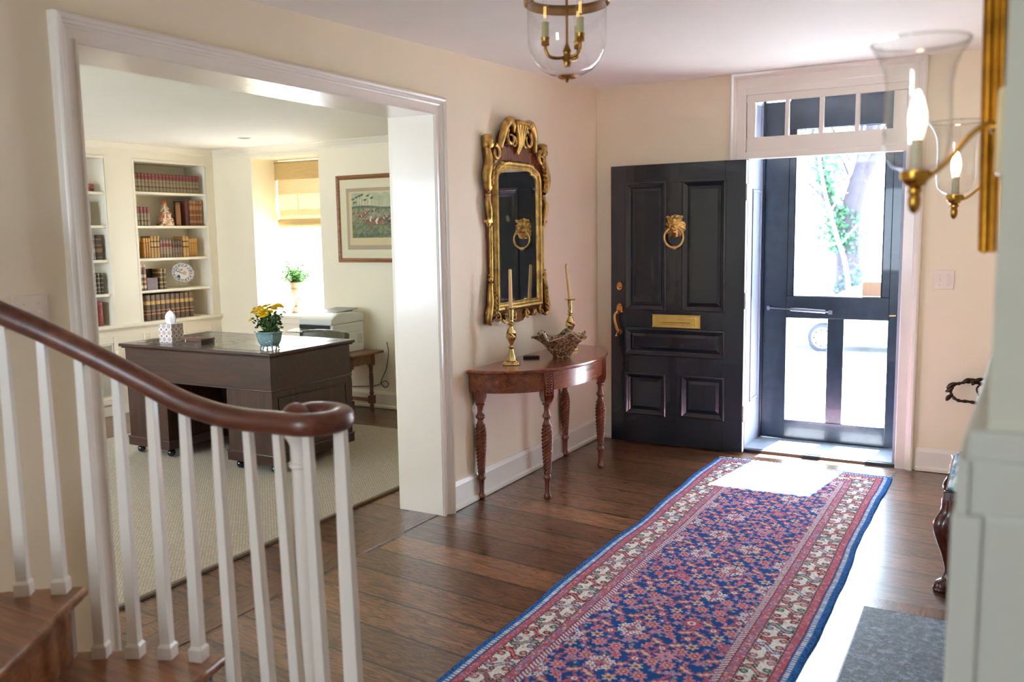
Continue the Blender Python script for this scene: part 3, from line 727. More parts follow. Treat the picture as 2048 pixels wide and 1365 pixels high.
for s in (-1, 1):
    m = MB()
    # outer scrolls of the crest: thick wave down from the centre plume to the shoulder
    m.tube(spline([(s * .045, -.04, 2.125), (s * .085, -.052, 2.172), (s * .135, -.055, 2.175), (s * .178, -.052, 2.135), (s * .200, -.046, 2.075), (s * .214, -.04, 2.02)], 6), [.016, .018, .020, .022, .024, .025, .026, .027, .028, .028, .028, .028, .028, .028, .027, .026, .026, .025, .024, .024, .023, .022, .022, .021, .02, .02, .019, .018, .018, .017, .016], 10)
    scroll(m, s * .105, 2.085, .052, PI / 2 - s * .6, .95, .016, -s)
    scroll(m, s * .075, 2.06, .035, PI / 2, .9, .011, s)
    m.build('crest_scroll', gilt, mi, ang=60)
    m = MB()
    m.lathe([(.020, 2.005), (.030, 2.012), (.034, 2.03), (.030, 2.045), (.034, 2.052), (.030, 2.075), (.016, 2.085)], 14, (s * .338, -.030, 0), lambda a, z: 1 + .12 * math.cos(a * 6 + z * 60))
    scroll(m, s * .285, 1.985, .045, PI / 2, 1.1, .015, s)
    scroll(m, s * .300, 1.96, .040, 0 if s > 0 else PI, .6, .012, -s)
    m.tube(spline([(s * .345, -.03, 2.01), (s * .340, -.038, 1.95), (s * .358, -.042, 1.90), (s * .372, -.04, 1.85), (s * .360, -.036, 1.80), (s * .338, -.034, 1.775)], 5), [.018 + .010 * math.sin(PI * i / 25) for i in range(26)], 10)
    scroll(m, s * .335, 1.815, .030, -PI / 2, .8, .010, s)
    for q in range(5): leaf(m, (s * (.30 + .006 * q), 1.95 - .03 * q), (s * (.325 + .004 * q), 1.90 - .028 * q), s * .012, .007)
    m.build('shoulder_scroll', gilt, mi, ang=60)
    m = MB(); m.lathe([(.010, 1.735), (.018, 1.742), (.018, 1.750), (.010, 1.757)], 10, (s * .345, -.03, 0))
    m.tube(spline([(s * .352, -.032, 1.735), (s * .360, -.038, 1.70), (s * .350, -.038, 1.66), (s * .338, -.034, 1.62), (s * .345, -.034, 1.60)], 5), [.012 + .008 * math.sin(PI * i / 20) for i in range(21)], 8)
    m.box(s * .345 - .022, s * .345 + .022, -.045, -.01, 1.588, 1.604); m.lathe([(.018, 1.588), (.008, 1.565), (.0005, 1.556)], 8, (s * .345, -.03, 0))
    m.build('side_drop', gilt, mi, ang=60)
    m = MB(); m.tube([(s * .322, -.028, 1.27), (s * .322, -.028, 1.57)], .013, 10)
    m.ball((s * .340, -.034, 1.262), .016).ball((s * .336, -.034, 1.288), (.022, .014, .008)).ball((s * .336, -.034, 1.236), (.024, .014, .008))
    m.tube(spline([(s * .336, -.032, 1.24), (s * .348, -.036, 1.18), (s * .352, -.038, 1.12), (s * .370, -.038, 1.06), (s * .372, -.034, 1.02), (s * .345, -.032, 1.005)], 5), [.013 + .007 * math.sin(PI * i / 25) for i in range(26)], 10)
    for q in range(6): leaf(m, (s * .325, 1.20 - q * .028), (s * (.340 + .003 * q), 1.165 - q * .028), s * -.008, .006)
    m.build('lower_side_strip', gilt, mi, ang=60)
    m = MB()
    scroll(m, s * .275, 1.035, .030, PI / 2, .8, .008, s, y=-.036); leaf(m, (s * .30, 1.02), (s * .255, 1.055), s * .01, .008, -.036)
    m.build('bottom_scroll', gilt, mi, ang=60); m = MB()
    scroll(m, s * .185, 1.020, .028, PI, .8, .008, -s, y=-.036); leaf(m, (s * .155, 1.012), (s * .205, 1.052), s * .012, .008, -.036); leaf(m, (s * .15, 1.01), (s * .165, 1.06), s * .006, .006, -.036)
    m.build('bottom_scroll', gilt, mi, ang=60); m = MB()
    scroll(m, s * .09, 1.025, .030, PI / 2, .8, .008, s, y=-.036); leaf(m, (s * .11, 1.03), (s * .075, 1.065), s * .012, .007, -.036)
    m.build('bottom_scroll', gilt, mi, ang=60)
m = MB()
for k, dx in enumerate((-.036, -.018, 0, .018, .036)):
    m.tube(spline([(dx * .35, -.04, 1.995 + abs(dx) * .4), (dx * .6, -.055, 2.05), (dx * 1.1, -.062, 2.11), (dx * 1.9, -.070, 2.165), (dx * 2.4, -.085, 2.178), (dx * 2.5, -.095, 2.160)], 4), [.006 + .007 * math.sin(PI * i / 20) for i in range(21)], 8)
for dx in (-.045, 0, .045): m.ball((dx, -.072, 2.176), (.030, .024, .016))
m.ball((.075, -.08, 2.165), (.02, .018, .012)); m.ball((-.075, -.07, 2.17), (.02, .018, .014))
m.build('plume', gilt, mi, ang=60)
# ---- lantern hanging from the ceiling
LC = (-1.312, 2.75); LZ = ceil_z(2.75)
ln = thing('bell_jar_lantern', 'brass and clear glass bell jar lantern with three candle arms under the ceiling', 'ceiling lantern', (LC[0], LC[1], 2.035))
m = MB(); gp2 = [(.018, .012), (.03, .009), (.055, .014), (.085, .030), (.108, .055), (.123, .085), (.130, .115), (.132, .15), (.132, .26), (.134, .27)]
m.lathe(gp2, 64, cap=False); m.build('glass_jar', glass('jar_glass', refl=.1), ln, ang=60)
m = MB(); m.lathe([(.136, .238), (.142, .242), (.142, .262), (.148, .266), (.148, .272), (.136, .272)], 64, cap=False)
for k in range(3):
    a = 2 * PI * k / 3 + .9; x, y = .143 * math.cos(a), .143 * math.sin(a); m.ball((x, y, .270), .008); m.tube([(x, y, .272), (x * .98, y * .98, .292), (x * .6, y * .6, .345), (0, 0, .385)], .0022, 6)
m.build('rim_band', brass_ant, ln, solid=.002, ang=40)
m = MB(); m.lathe([(.004, -.012), (.007, -.006), (.005, -.001), (.025, .001), (.034, .006), (.031, .010), (.006, .013)], 28); m.build('bottom_finial', brass_ant, ln)
m = MB(); m.tube([(0, 0, .085), (0, 0, LZ - 2.035 - .015)], .0045, 12); m.lathe([(.010, .040), (.013, .05), (.0125, .058), (.016, .060), (.015, .068), (.012, .078), (.013, .086), (.015, .09), (.010, .100), (.006, .112)], 20)
m.lathe([(.055, LZ - 2.035 - .002), (.055, LZ - 2.035 - .008), (.04, LZ - 2.035 - .02), (.01, LZ - 2.035 - .03)], 28); m.build('stem', brass_ant, ln)
ivory = paint('candle_sleeve', '#d8cf9a', .45, .03, 0)
bulbg = glass('bulb_glass', refl=.1); fil = glow('filament_amber', '#ffb45c', 1.6)
for k, a in enumerate((math.radians(212), math.radians(-28), math.radians(85))):
    ca, sa = math.cos(a), math.sin(a); am = MB()
    am.tube(spline([(0.01 * ca, .01 * sa, .070), (.035 * ca, .035 * sa, .068), (.060 * ca, .060 * sa, .074), (.072 * ca, .072 * sa, .095), (.073 * ca, .073 * sa, .115)], 5), .0055, 10)
    am.lathe([(.010, .108), (.014, .110), (.0135, .120), (.0125, .122), (.0145, .130), (.015, .135)], 16, (.073 * ca, .073 * sa, 0)); ao = am.build('arm', brass_ant, ln)
    MB().lathe([(.0122, .132), (.0122, .185), (.006, .186)], 18, (.073 * ca, .073 * sa, 0)).build('candle_sleeve', ivory, ln)
    b = MB().lathe([(.005, .186), (.009, .196), (.0135, .212), (.013, .228), (.007, .250), (.002, .262)], 18, (.073 * ca, .073 * sa, 0)).build('bulb', bulbg, ln)
    q = MB()
    for d in (-.003, .003): q.tube([(.073 * ca + d, .073 * sa, .198), (.073 * ca + d, .073 * sa, .235)], .0008, 6)
    q.build('filament', fil, b)
# ---- wall sconces on the chimney breast; local -X = out of the wall
bulb_on = glow('lit_bulb', '#ffe3b4', 6.0)
brass_sc = metal('sconce_brass', '#c08f3e', .25, .2)
shade_g = glass('shade_glass', refl=.22); rim_g = glass('rim_glass', refl=.5)
def sconce(label, y, xw):
    s = thing('wall_sconce', label, 'wall sconce', (xw, y, 1.545), 0, 'wall sconces beside the gilt frame')
    X = -.135 - xw
    m = MB(); m.box(-.017, .0, -.05, .05, .055, .185); m.build('backplate', paint('sconce_backplate', '#ead6a6', .25, .05, 0, 4, .4), s, bevel=.006)
    m = MB(); m.tube(spline([(-.012, 0, .130), (-.030, 0, .136), (-.055, 0, .118), (-.085, 0, .080), (-.108, 0, .060), (X + .012, 0, .052)], 6), .0042, 10); m.ball((-.020, 0, .130), .009); m.build('arm', brass_sc, s)
    m = MB(); m.lathe([(.001, -.002), (.007, .003), (.010, .012), (.0105, .022), (.0085, .030), (.012, .033), (.012, .038), (.009, .040), (.016, .044), (.018, .050), (.022, .053), (.0235, .060), (.0235, .066), (.021, .068)], 28, (X, 0, 0)); m.build('cup', brass_sc, s)
    m = MB(); m.lathe([(.0105, .066), (.0105, .118), (.006, .120)], 18, (X, 0, 0)); m.build('candle_sleeve', paint('sconce_sleeve', '#f3e2c2', .4, .02, 0), s)
    m = MB(); m.lathe([(.006, .120), (.010, .130), (.0135, .145), (.013, .162), (.008, .182), (.002, .196)], 20, (X, 0, 0)); m.build('bulb', bulb_on, s)
    m = MB(); m.lathe([(.020, .069), (.034, .074), (.046, .088), (.0505, .108), (.051, .135), (.050, .170), (.050, .205), (.054, .232), (.062, .252), (.073, .268), (.0735, .272)], 48, (X, 0, 0), cap=False)
    m.build('hurricane_shade', shade_g, s, ang=60)
    m = MB(); m.tube([(X + .0735 * math.cos(2 * PI * i / 48), .0735 * math.sin(2 * PI * i / 48), .272) for i in range(48)], .0022, 6, closed=True); m.build('shade_rim', rim_g, s)
    return s
sconce('lit brass sconce with flared glass shade, nearest the camera on the chimney breast', 1.6, -.004)
sconce('lit brass sconce with glass shade beyond the tall gilt frame', 2.85, .006)
# ---- tall gilt frame seen edge-on between the sconces
gf = thing('gilt_picture_frame', 'tall gilt picture frame hung on the chimney breast, seen edge-on', 'picture frame', (0, 2.25, 0))
gold = metal('bright_gold_leaf', '#c98a2c', .34, .6, .3)
fp = [(-.004, 0), (-.058, .0), (-.064, .004), (-.062, .012), (-.052, .020), (-.050, .030), (-.040, .036), (-.030, .044), (-.012, .050), (-.004, .050)]   # (x, inwards)
fp = [(x * .70, d) for x, d in fp]; tilt = lambda x, z: x - .0225 * (z - 1.474)
m = MB(); y0, y1, z0, z1 = -.43, .36, 1.474, 2.36; loops = []
for (cy_, cz_, sy, sz) in ((y0, z0, 1, 1), (y1, z0, -1, 1), (y1, z1, -1, -1), (y0, z1, 1, -1)): loops.append([m.v((tilt(x, cz_ + sz * d), cy_ + sy * d, cz_ + sz * d)) for x, d in fp])
for k in range(4):
    A, B = loops[k], loops[(k + 1) % 4]
    for j in range(len(fp)): m._f([A[j], A[(j + 1) % len(fp)], B[(j + 1) % len(fp)], B[j]])
m.build('frame_moulding', gold, gf, ang=25)
m = MB()
for x, rr_ in ((-.034, .007), (-.022, .004), (-.012, .0055)): m.tube([(tilt(x, z0), y0 + .002, z0 + .002), (tilt(x, z1), y0 + .002, z1 - .004)], rr_, 12); m.tube([(tilt(x, z0), y0, z0 + .002), (tilt(x, z0), y1, z0 + .002)], rr_ * .6, 10)
m.build('reeded_edge', gold, gf)
MB().prism([(y0 + .04, z0 + .04), (y1 - .04, z0 + .04), (y1 - .04, z1 - .04), (y0 + .04, z1 - .04)], -.034, -.024, 'X').build('canvas', paint('dark_canvas', '#5d4a38', .6, .3, .1, 6), gf)
# ---- bench beyond the chimney breast
mb = wood('bench_mahogany', '#2c0d0b', '#5e2418', 'Z', .2, 1.0, .6)
t = NT('blue_leaf_fabric'); v = t.coord('Object'); vo = t.n('ShaderNodeTexVoronoi'); vo.inputs['Scale'].default_value = 16; mpv = t.n('ShaderNodeMapping'); mpv.inputs['Scale'].default_value = (1, .45, 1); mpv.inputs['Rotation'].default_value = (0, 0, .6)
t.l(v, mpv.inputs['Vector']); t.l(mpv.outputs[0], vo.inputs['Vector'])
t.set(Base_Color=t.ramp(t.math('ADD', vo.outputs['Distance'], t.math('MULTIPLY', t.noise(v, 25, 3), .25)), [(.15, srgb('#a9cbd9')), (.45, srgb('#4f8fae')), (.6, srgb('#2c6a8c')), (.8, srgb('#cfdfe2'))]), Roughness=.8); t.bump(t.noise(v, 300, 2), .3); bluefab = t.m
bn = thing('upholstered_bench', 'mahogany bench with cabriole legs and blue leaf-patterned seat past the hearth', 'bench', (0.02, 4.29, 0))
m = MB(); bx0, bx1, by0, by1 = -.20, .36, -.33, .33
m.box(bx0, bx1, by0, by0 + .03, .325, .435).box(bx0, bx1, by1 - .03, by1, .325, .435).box(bx0, bx0 + .03, by0, by1, .325, .435).box(bx1 - .03, bx1, by0, by1, .325, .435); m.build('seat_rail', mb, bn, bevel=.006)
m = MB(); m.box(bx0 + .012, bx1 - .012, by0 + .012, by1 - .012, .425, .452); m.box(bx0 + .03, bx1 - .03, by0 + .03, by1 - .03, .44, .470); m.build('seat', bluefab, bn, bevel=.016, bseg=4)
def cab(sx, sy):
    pts = [(0, 0, .40), (0, 0, .335), (sx * .022, sy * .012, .285), (sx * .018, sy * .010, .235), (sx * .002, sy * .0, .16), (-sx * .008, -sy * .004, .09), (sx * .004, sy * .002, .045), (sx * .022, sy * .014, .022), (sx * .026, sy * .016, .004)]
    return spline(pts, 5), [lerp(a, b, k / 5) for a, b in zip((.036, .042, .043, .036, .027, .021, .022, .031, .024), (.042, .043, .036, .027, .021, .022, .031, .024, .024)) for k in range(5)][:41]
for sx, sy, x, y in ((-1, -1, bx0 + .028, by0 + .028), (-1, 1, bx0 + .028, by1 - .028), (1, -1, bx1 - .028, by0 + .028), (1, 1, bx1 - .028, by1 - .028)):
    m = MB(); m.M = Matrix.Translation((x, y, 0)); P, Rr = cab(sx, sy); m.tube(P, Rr, 14); m.lathe([(.020, 0), (.030, .003), (.032, .012), (.02, .024)], 14, (sx * .026, sy * .016, 0)); m.build('leg', mb, bn, ang=70)
# ---- twisting bronze branch ornament low on the back wall
br = thing('bronze_branch_ornament', 'dark bronze twisting branch with leaves fixed low on the wall by the chimney breast', 'wall ornament', (-.19, YW, 0))
bronze = metal('dark_bronze', '#4b3d30', .4, .5, .5)
m = MB()
m.tube(spline([(.12, -.05, .455), (.04, -.06, .470), (-.02, -.07, .475), (-.055, -.07, .50), (-.066, -.065, .535), (-.05, -.06, .565), (-.01, -.06, .582), (.03, -.055, .590), (.09, -.05, .585), (.14, -.03, .57), (.16, -.002, .57)], 6), [.009 + .002 * math.sin(i * 1.7) for i in range(61)], 8)
m.tube(spline([(.10, -.05, .585), (.075, -.06, .555), (.085, -.06, .52), (.11, -.055, .49), (.14, -.05, .475), (.16, -.02, .45), (.165, -.002, .45)], 5), [.006] * 31, 8)
m.build('branch', bronze, br, ang=60)
m = MB()
for p0, p1, b in (((-.085, .545), (-.02, .578), .012), ((-.09, .525), (-.05, .575), -.008), ((-.085, .47), (-.05, .505), .008), ((.02, .60), (.10, .572), .016), ((.05, .575), (.12, .615), .014), ((.0, .585), (.06, .605), .01)):
    leaf(m, p0, p1, b, .014, -.06)
m.build('leaf', bronze, br, ang=60)
# ---- stone hearth set in the floor
t = NT('hearth_stone'); v = t.coord('Object'); n1 = t.noise(v, 34, 8, .8, .6); n2 = t.noise(v, 120, 4, .75)
f = t.math('ADD', t.math('MULTIPLY', n1, .65), t.math('MULTIPLY', n2, .35))
t.set(Base_Color=t.ramp(f, [(.46, srgb('#0e0f13')), (.50, srgb('#3d4452')), (.57, srgb('#8f9bb4'))]), Roughness=t.math('ADD', .24, t.math('MULTIPLY', n2, .3)), Coat_Weight=0.0); t.bump(f, 1.0, .010)
hn = np.random.RandomState(8).rand(140, 60); hn = (hn + np.roll(hn, 1, 0) + np.roll(hn, 1, 1) + np.roll(hn, -1, 0)) / 4
he = MB(); he.grid(60, 140, lambda u, w: (lerp(-.432, -.0, u), lerp(1.9, 3.655, w), .004 + .0010 * (hn[int(w * 139.9) % 140, int(u * 59.9) % 60] - .5)))
ho = he.build('hearth_slab', t.m); tag(ho, 'rough grey stone hearth slab set in the floor beside the patterned runner', 'hearth')
hb = MB(); hb.prism([(-.525, 1.9), (-.435, 1.9), (-.435, 3.66), (-.525, 3.765)], .0, .003); hb.prism([(-.525, 3.765), (-.435, 3.66), (.0, 3.66), (.0, 3.765)], 0, .003)
hob = struct(hb.build('trim_6', wood('hearth_border_wood', '#42261a', '#7d5138', 'Y', .25, 1, .35), bevel=.001), 'wooden border strip round the stone hearth', 'floor trim')
# ---- staircase: curved flight, centre (SCX,SCY)
SCX, SCY, SR = -1.526, .446, 1.175
st = thing('staircase', 'curved wooden staircase with white balusters and a mahogany handrail ending in a volute', 'staircase', (SCX, SCY, 0))
treadw = wood('stair_tread_wood', '#5c3018', '#b0713f', 'X', .3, 1.2, .3); riserw = wood('stair_riser_wood', '#5a2c17', '#aa6838', 'X', .34, 1.1, .25)
railw = wood('handrail_mahogany', '#4c2214', '#7e4630', 'X', .36, .8, .15)
balp = paint('baluster_paint', '#efe6db', .35, .015, .02, 3, .1)
def pol(r, deg): a = math.radians(deg); return (-r * math.sin(a), r * math.cos(a))
def sector(a0, a1, r0, r1, n=10): return [pol(r1, lerp(a0, a1, i / n)) for i in range(n + 1)] + [pol(r0, lerp(a1, a0, i / n)) for i in range(n + 1)]
steps = [(.38, 14.3, 32.7 + 3), (.57, 32.7, 51.1 + 3), (.76, 51.1, 62.0)]
for z, a0, a1 in steps:
    m = MB(); m.prism(sector(a0, a1, .38, SR + .042)[::-1], z - .03, z); m.build('tread', treadw, st, bevel=.010, bseg=3)
for z0_, z1_, a in ((.19, .35, 15.9), (.38, .54, 34.3), (.57, .73, 52.7)):
    p0, p1 = pol(.40, a), pol(SR + .015, a); q0, q1 = pol(.40, a + 1.2), pol(SR + .015, a + 1.2)
    m = MB(); m.prism([p0, p1, q1, q0], z0_ - .001, z1_); m.build('riser', riserw, st)
m = MB(); pts = [pol(SR + .04, a) for a in [14.3 - 22 * i / 8 for i in range(9)]]
cx_, cy_ = -1.575 - SCX, 1.70 - SCY
pts = sector(-4, 17, .38, SR + .042); m.prism(pts[::-1], .16, .19); m.lathe([(.20, .16), (.20, .19)], 36, (cx_ + .03, cy_, 0)); m.build('curtail_tread', treadw, st, bevel=.008)
m = MB(); m.prism(sector(-2, 17, .40, SR + .015)[::-1], 0, .16); m.lathe([(.175, 0), (.175, .16)], 36, (cx_ + .03, cy_, 0)); m.build('curtail_riser', riserw, st)
m = MB(); m.prism(sector(15.9, 62, SR - .01, SR + .012, 24)[::-1], 0, .35); m.prism(sector(34.3, 62, SR - .01, SR + .012, 16)[::-1], .35, .54); m.prism(sector(52.7, 62, SR - .01, SR + .012, 6)[::-1], .54, .73)
m.build('stringer', trimw, st)
def baluster(x, y, z, top, ang, x2=None, y2=None, name='baluster'):
    m = MB(); x2 = x if x2 is None else x2; y2 = y if y2 is None else y2
    def ring(cx, cy, s, zz, M_=Matrix.Rotation(math.radians(ang), 3, 'Z')):
        return [m.v(Vector((cx, cy, zz)) + M_ @ Vector((a * s / 2, b * s / 2, 0))) for a, b in ((-1, -1), (1, -1), (1, 1), (-1, 1))]
    R = [ring(x, y, .040, z), ring(x, y, .040, z + .034), ring(x, y, .029, z + .043), ring(lerp(x, x2, .5), lerp(y, y2, .5), .0275, lerp(z, top, .5)), ring(x2, y2, .021, top)]
    for A, B in zip(R, R[1:]):
        for i in range(4): m._f([A[i], A[(i + 1) % 4], B[(i + 1) % 4], B[i]])
    m._f(R[0][::-1]); m._f(R[-1]); m.build(name, balp, st, smooth=False, bevel=.0015)
tops = {54: 1.463, 49.2: 1.41, 44.6: 1.358, 40: 1.306, 35.4: 1.262, 30.8: 1.208, 26.2: 1.157, 21.7: 1.109, 17.2: 1.062}
for a, tp in tops.items():
    x, y = pol(SR, a); baluster(x, y, .76 if a > 52 else .57 if a > 33 else .38, tp + .012, a)
def rail_pt(a): x, y = pol(SR, a); return x, y
low = [(pol(SR, 12.6), .010, .0), ((-1.69 - SCX, 1.612 - SCY), .022, .003), ((-1.602 - SCX, 1.628 - SCY), .022, .004), ((-1.512 - SCX, 1.640 - SCY), .014, .0), ((-1.455 - SCX, 1.705 - SCY), .012, 0), ((-1.53 - SCX, 1.778 - SCY), .008, 0)]
for (p, dx, dy) in low: baluster(p[0] + dx * .9, p[1] + dy + dx * .45, .19, 1.035, 8, p[0], p[1])
# newel post, turned
m = MB(); nx, ny = -1.578 - SCX, 1.682 - SCY
m.M = Matrix.Translation((nx, ny, 0)); m.box(-.036, .036, -.036, .036, .19, .26)
m.lathe([(r_ * 1.25, z_) for r_, z_ in [(.030, .26), (.026, .272), (.024, .318), (.029, .324), (.029, .332), (.024, .338), (.026, .40), (.0265, .60), (.023, .80), (.0205, .90), (.0205, .925), (.026, .930), (.026, .938), (.021, .944), (.0215, .985), (.026, .998), (.032, 1.008), (.036, 1.016), (.036, 1.03)]], 28); m.build('newel_post', balp, st, ang=35)
# handrail with volute
pts = [(*pol(SR, a), z + .029) for a, z in ((58, 1.507), (54, 1.463), (49.2, 1.41), (44.6, 1.358), (40, 1.308), (35.4, 1.26), (30.8, 1.209), (26.2, 1.158), (21.7, 1.109), (17.2, 1.064), (12.6, 1.037), (8, 1.026))]
pts += [(-1.61 - SCX, 1.618 - SCY, 1.0545)]
vc = (-1.536 - SCX, 1.703 - SCY)
for i in range(0, 15):
    t_ = i / 14; a = math.radians(-98 + 290 * t_); r = lerp(.083, .048, t_ ** 1.4); pts.append((vc[0] + r * math.cos(a) - .012 * t_, vc[1] + r * math.sin(a) - .006 * t_, 1.0545 + .004 * t_))
sp = spline(pts, 4); n = len(sp)
sec = [((abs(math.cos(a)) ** .8) * (1 if math.cos(a) > 0 else -1), .93 * (abs(math.sin(a)) ** .8) * (1 if math.sin(a) > 0 else -1)) for a in [2 * PI * i / 20 for i in range(20)]]
m = MB(); m.tube(sp, [.031 if i < n - 12 else .031 - .008 * (i - n + 12) / 12 for i in range(n)], section=sec, up=(0, 0, 1)); e = sp[-1]
m.ball((e[0] + .002, e[1], e[2] + .004), (.036, .036, .031), 24, 14); m.build('handrail', railw, st, ang=80)
# ================================================================ STUDY
XB = -6.75; XBK = -7.04
# built-in bookcase wall: fronts, niches, lower cabinets
bc = thing('built_in_bookcase', 'cream built-in bookcase with two open niches over grille-fronted cabinets', 'bookcase', (XB, 0, 0))
NA = (5.270, 6.066, .792, 2.213); NB = (4.18, 4.972, .785, 2.217)
m = MB(); D = XBK - XB
def bb(y0, y1, z0, z1, x0=D, x1=0): m.box(x0, x1, y0, y1, z0, z1)
bb(.3, NB[0], .775, 2.37); bb(NB[1], NA[0], .775, 2.37); bb(NA[1], 6.19, .775, 2.37)
bb(NB[0], NB[1], NB[3], 2.37); bb(NA[0], NA[1], NA[3], 2.37)
bb(.3, 6.19, .775, 2.37, D - .03, D)
m.build('carcass', studytrim, bc, smooth=False)
m = MB(); m.box(D, .0, .3, 6.19, .0, .775); m.build('lower_carcass', studytrim, bc, smooth=False); MB().box(.0004, .008, .3, 6.19, 0, .078).build('base_board', studytrim, bc, bevel=.002)
m = MB(); m.box(D, .032, .3, 6.19, .757, .787); m.box(.0, .022, .3, 6.19, .745, .757); m.build('counter_ledge', studytrim, bc, bevel=.004)
for (y0, y1, zt) in ((NA[0], NA[1], NA[3]), (NB[0], NB[1], NB[3])):
    m = MB()
    m.box(0, .006, y0 - .022, y0, .787, zt + .022).box(0, .006, y1, y1 + .022, .787, zt + .022).box(0, .006, y0, y1, zt, zt + .022); m.build('niche_bead', studytrim, bc, bevel=.002)
SH_A = (1.951, 1.647, 1.354, 1.066); SH_B = (1.934, 1.650, 1.355, 1.062)
for ys, zs in ((NA, SH_A), (NB, SH_B)):
    for z in zs: MB().box(D, -.012, ys[0], ys[1], z - .024, z).build('shelf', studytrim, bc, bevel=.003)
backdark = paint('dark_grille_backing', '#4a4a42', .7, .1, 0)
def cab_door(y0, y1, z0=.10, z1=.686):
    m = MB(); f = .052
    for q in ((y0 + f, y1 - f, z1 - f, z1), (y0 + f, y1 - f, z0, z0 + f), (y0, y0 + f, z0, z1), (y1 - f, y1, z0, z1)): m.box(0.001, .014, *q)
    d = m.build('cabinet_door', studytrim, bc, bevel=.002)
    i = f + .018
    m = MB()
    for q in ((y0 + i, y1 - i, z1 - i, z1 - f), (y0 + i, y1 - i, z0 + f, z0 + i), (y0 + f, y0 + i, z0 + f, z1 - f), (y1 - i, y1 - f, z0 + f, z1 - f)): m.box(0.001, .009, *q)
    m.build('door_bead', studytrim, d, bevel=.002)
    MB().box(.0005, .002, y0 + i, y1 - i, z0 + i, z1 - i).build('backing', backdark, d)
    m = MB(); Y0, Y1, Z0, Z1 = y0 + i, y1 - i, z0 + i, z1 - i; st_ = .0145; w = .0018
    H = Z1 - Z0; Wd = Y1 - Y0; k = -H
    while k < Wd:
        for s in (1, -1):
            a, b = max(0, k), min(Wd, k + H)
            if b > a:
                za, zb = (a - k), (b - k)
                if s < 0: za, zb = H - za, H - zb
                m.prism([(Y0 + a - w, Z0 + za), (Y0 + a + w, Z0 + za), (Y0 + b + w, Z0 + zb), (Y0 + b - w, Z0 + zb)], .002 + (.0012 if s > 0 else 0), .0042 + (.0012 if s > 0 else 0), 'X')
        k += st_
    m.build('grille', studytrim, d, smooth=False)
    m = MB(); yk = y1 - .02 if y0 < 5.3 and y1 < 5.3 else (y0 + .026); m.box(.013, .026, y1 - .03, y1 - .018, .44, .56) if y1 < 5.1 else m.box(.013, .026, y0 + .018, y0 + .03, .50, .58)
    m.build('pull', studytrim, d, bevel=.003)
cab_door(5.262, 5.667); cab_door(5.677, 6.082); cab_door(4.588, 4.992); cab_door(4.178, 4.582)
# ---- books
def book_mat(name, bands, rough=.45, metal_=0, speck=0):
    """bands: [(height 0..1, colour)] read bottom to top"""
    t = NT(name); tc = t.n('ShaderNodeTexCoord'); sp = t.n('ShaderNodeSeparateXYZ'); t.l(tc.outputs['Generated'], sp.inputs[0])
    c = t.ramp(sp.outputs[2], [(p, srgb(h)) for p, h in bands], 'CONSTANT')
    nz = t.noise(t.coord('Object'), 45, 4, .7)
    c = t.mix(t.math('MULTIPLY', nz, .55), c, (.04, .025, .015, 1), 'MIX')
    t.set(Base_Color=c, Roughness=rough); return t.m
page_m = paint('book_pages', '#d9cba8', .8, .08, 0, 40)
PROTO = {}
def book(label, group, mat, y, z, w, h, d=.13, lean=0, xs=None, proto=None, ribs=4, face=0):
    xs = -.052 if xs is None else xs
    key = proto
    if key and key in PROTO:
        b = dup(PROTO[key], (XB + xs, y, z + .001), None, label, group); b.rotation_euler = (lean, 0, face); return b
    b = thing('book', label, 'book', (XB + xs, y, z + .001), 0, group); b.rotation_euler = (lean, 0, face)
    m = MB(); n = 8; hw = w / 2
    sec_ = [(-d, -hw), (-.004, -hw)] + [(.004 * math.cos(a) * 1.4 - .004, hw * math.sin(a)) for a in [-PI / 2 + PI * i / n for i in range(1, n)]] + [(-.004, hw), (-d, hw)]
    inn = [(-d, hw - .003), (-.008, hw - .003), (-.008, -hw + .003), (-d, -hw + .003)]
    m.prism(sec_ + inn, 0, h)
    for k in range(ribs):
        zz = h * (.16 + .68 * k / max(1, ribs - 1))
        m.tube([(.0012 * 1 + .0015 * math.cos(a) - .0045 + .006 * math.cos(a), (hw + .0006) * math.sin(a), zz) for a in [-PI / 2 + PI * i / 8 for i in range(9)]], .0016, 5)
    m.build('cover', mat, b, ang=50)
    MB().box(-d + .004, -.007, -hw + .003, hw - .003, .004, h - .004).build('pages', page_m, b)
    if key: PROTO[key] = b
    return b
ORD = ['first', 'second', 'third', 'fourth', 'fifth', 'sixth', 'seventh', 'eighth', 'ninth', 'tenth', 'eleventh', 'twelfth', 'thirteenth', 'fourteenth', 'fifteenth', 'sixteenth', 'seventeenth', 'eighteenth', 'nineteenth', 'twentieth']
# row 1: matched set of nineteen
mt = book_mat('set_red_olive', [(0, '#3a3a2c'), (.03, '#8a8160'), (.22, '#6e3130'), (.30, '#8d8463'), (.48, '#6f6a4e'), (.52, '#8d8463'), (.66, '#7b2b31'), (.80, '#5c2227'), (.83, '#8b3a3c'), (.95, '#4b3a2c')])
y0 = 5.283; wv = .0385
for i in range(19): book(f'{ORD[i]} red and olive volume from the left in the matched set on the top shelf', 'matched set on the top shelf', mt, y0 + wv * (i + .5), SH_A[0], wv - .002, .166, proto='row1', xs=-.03)
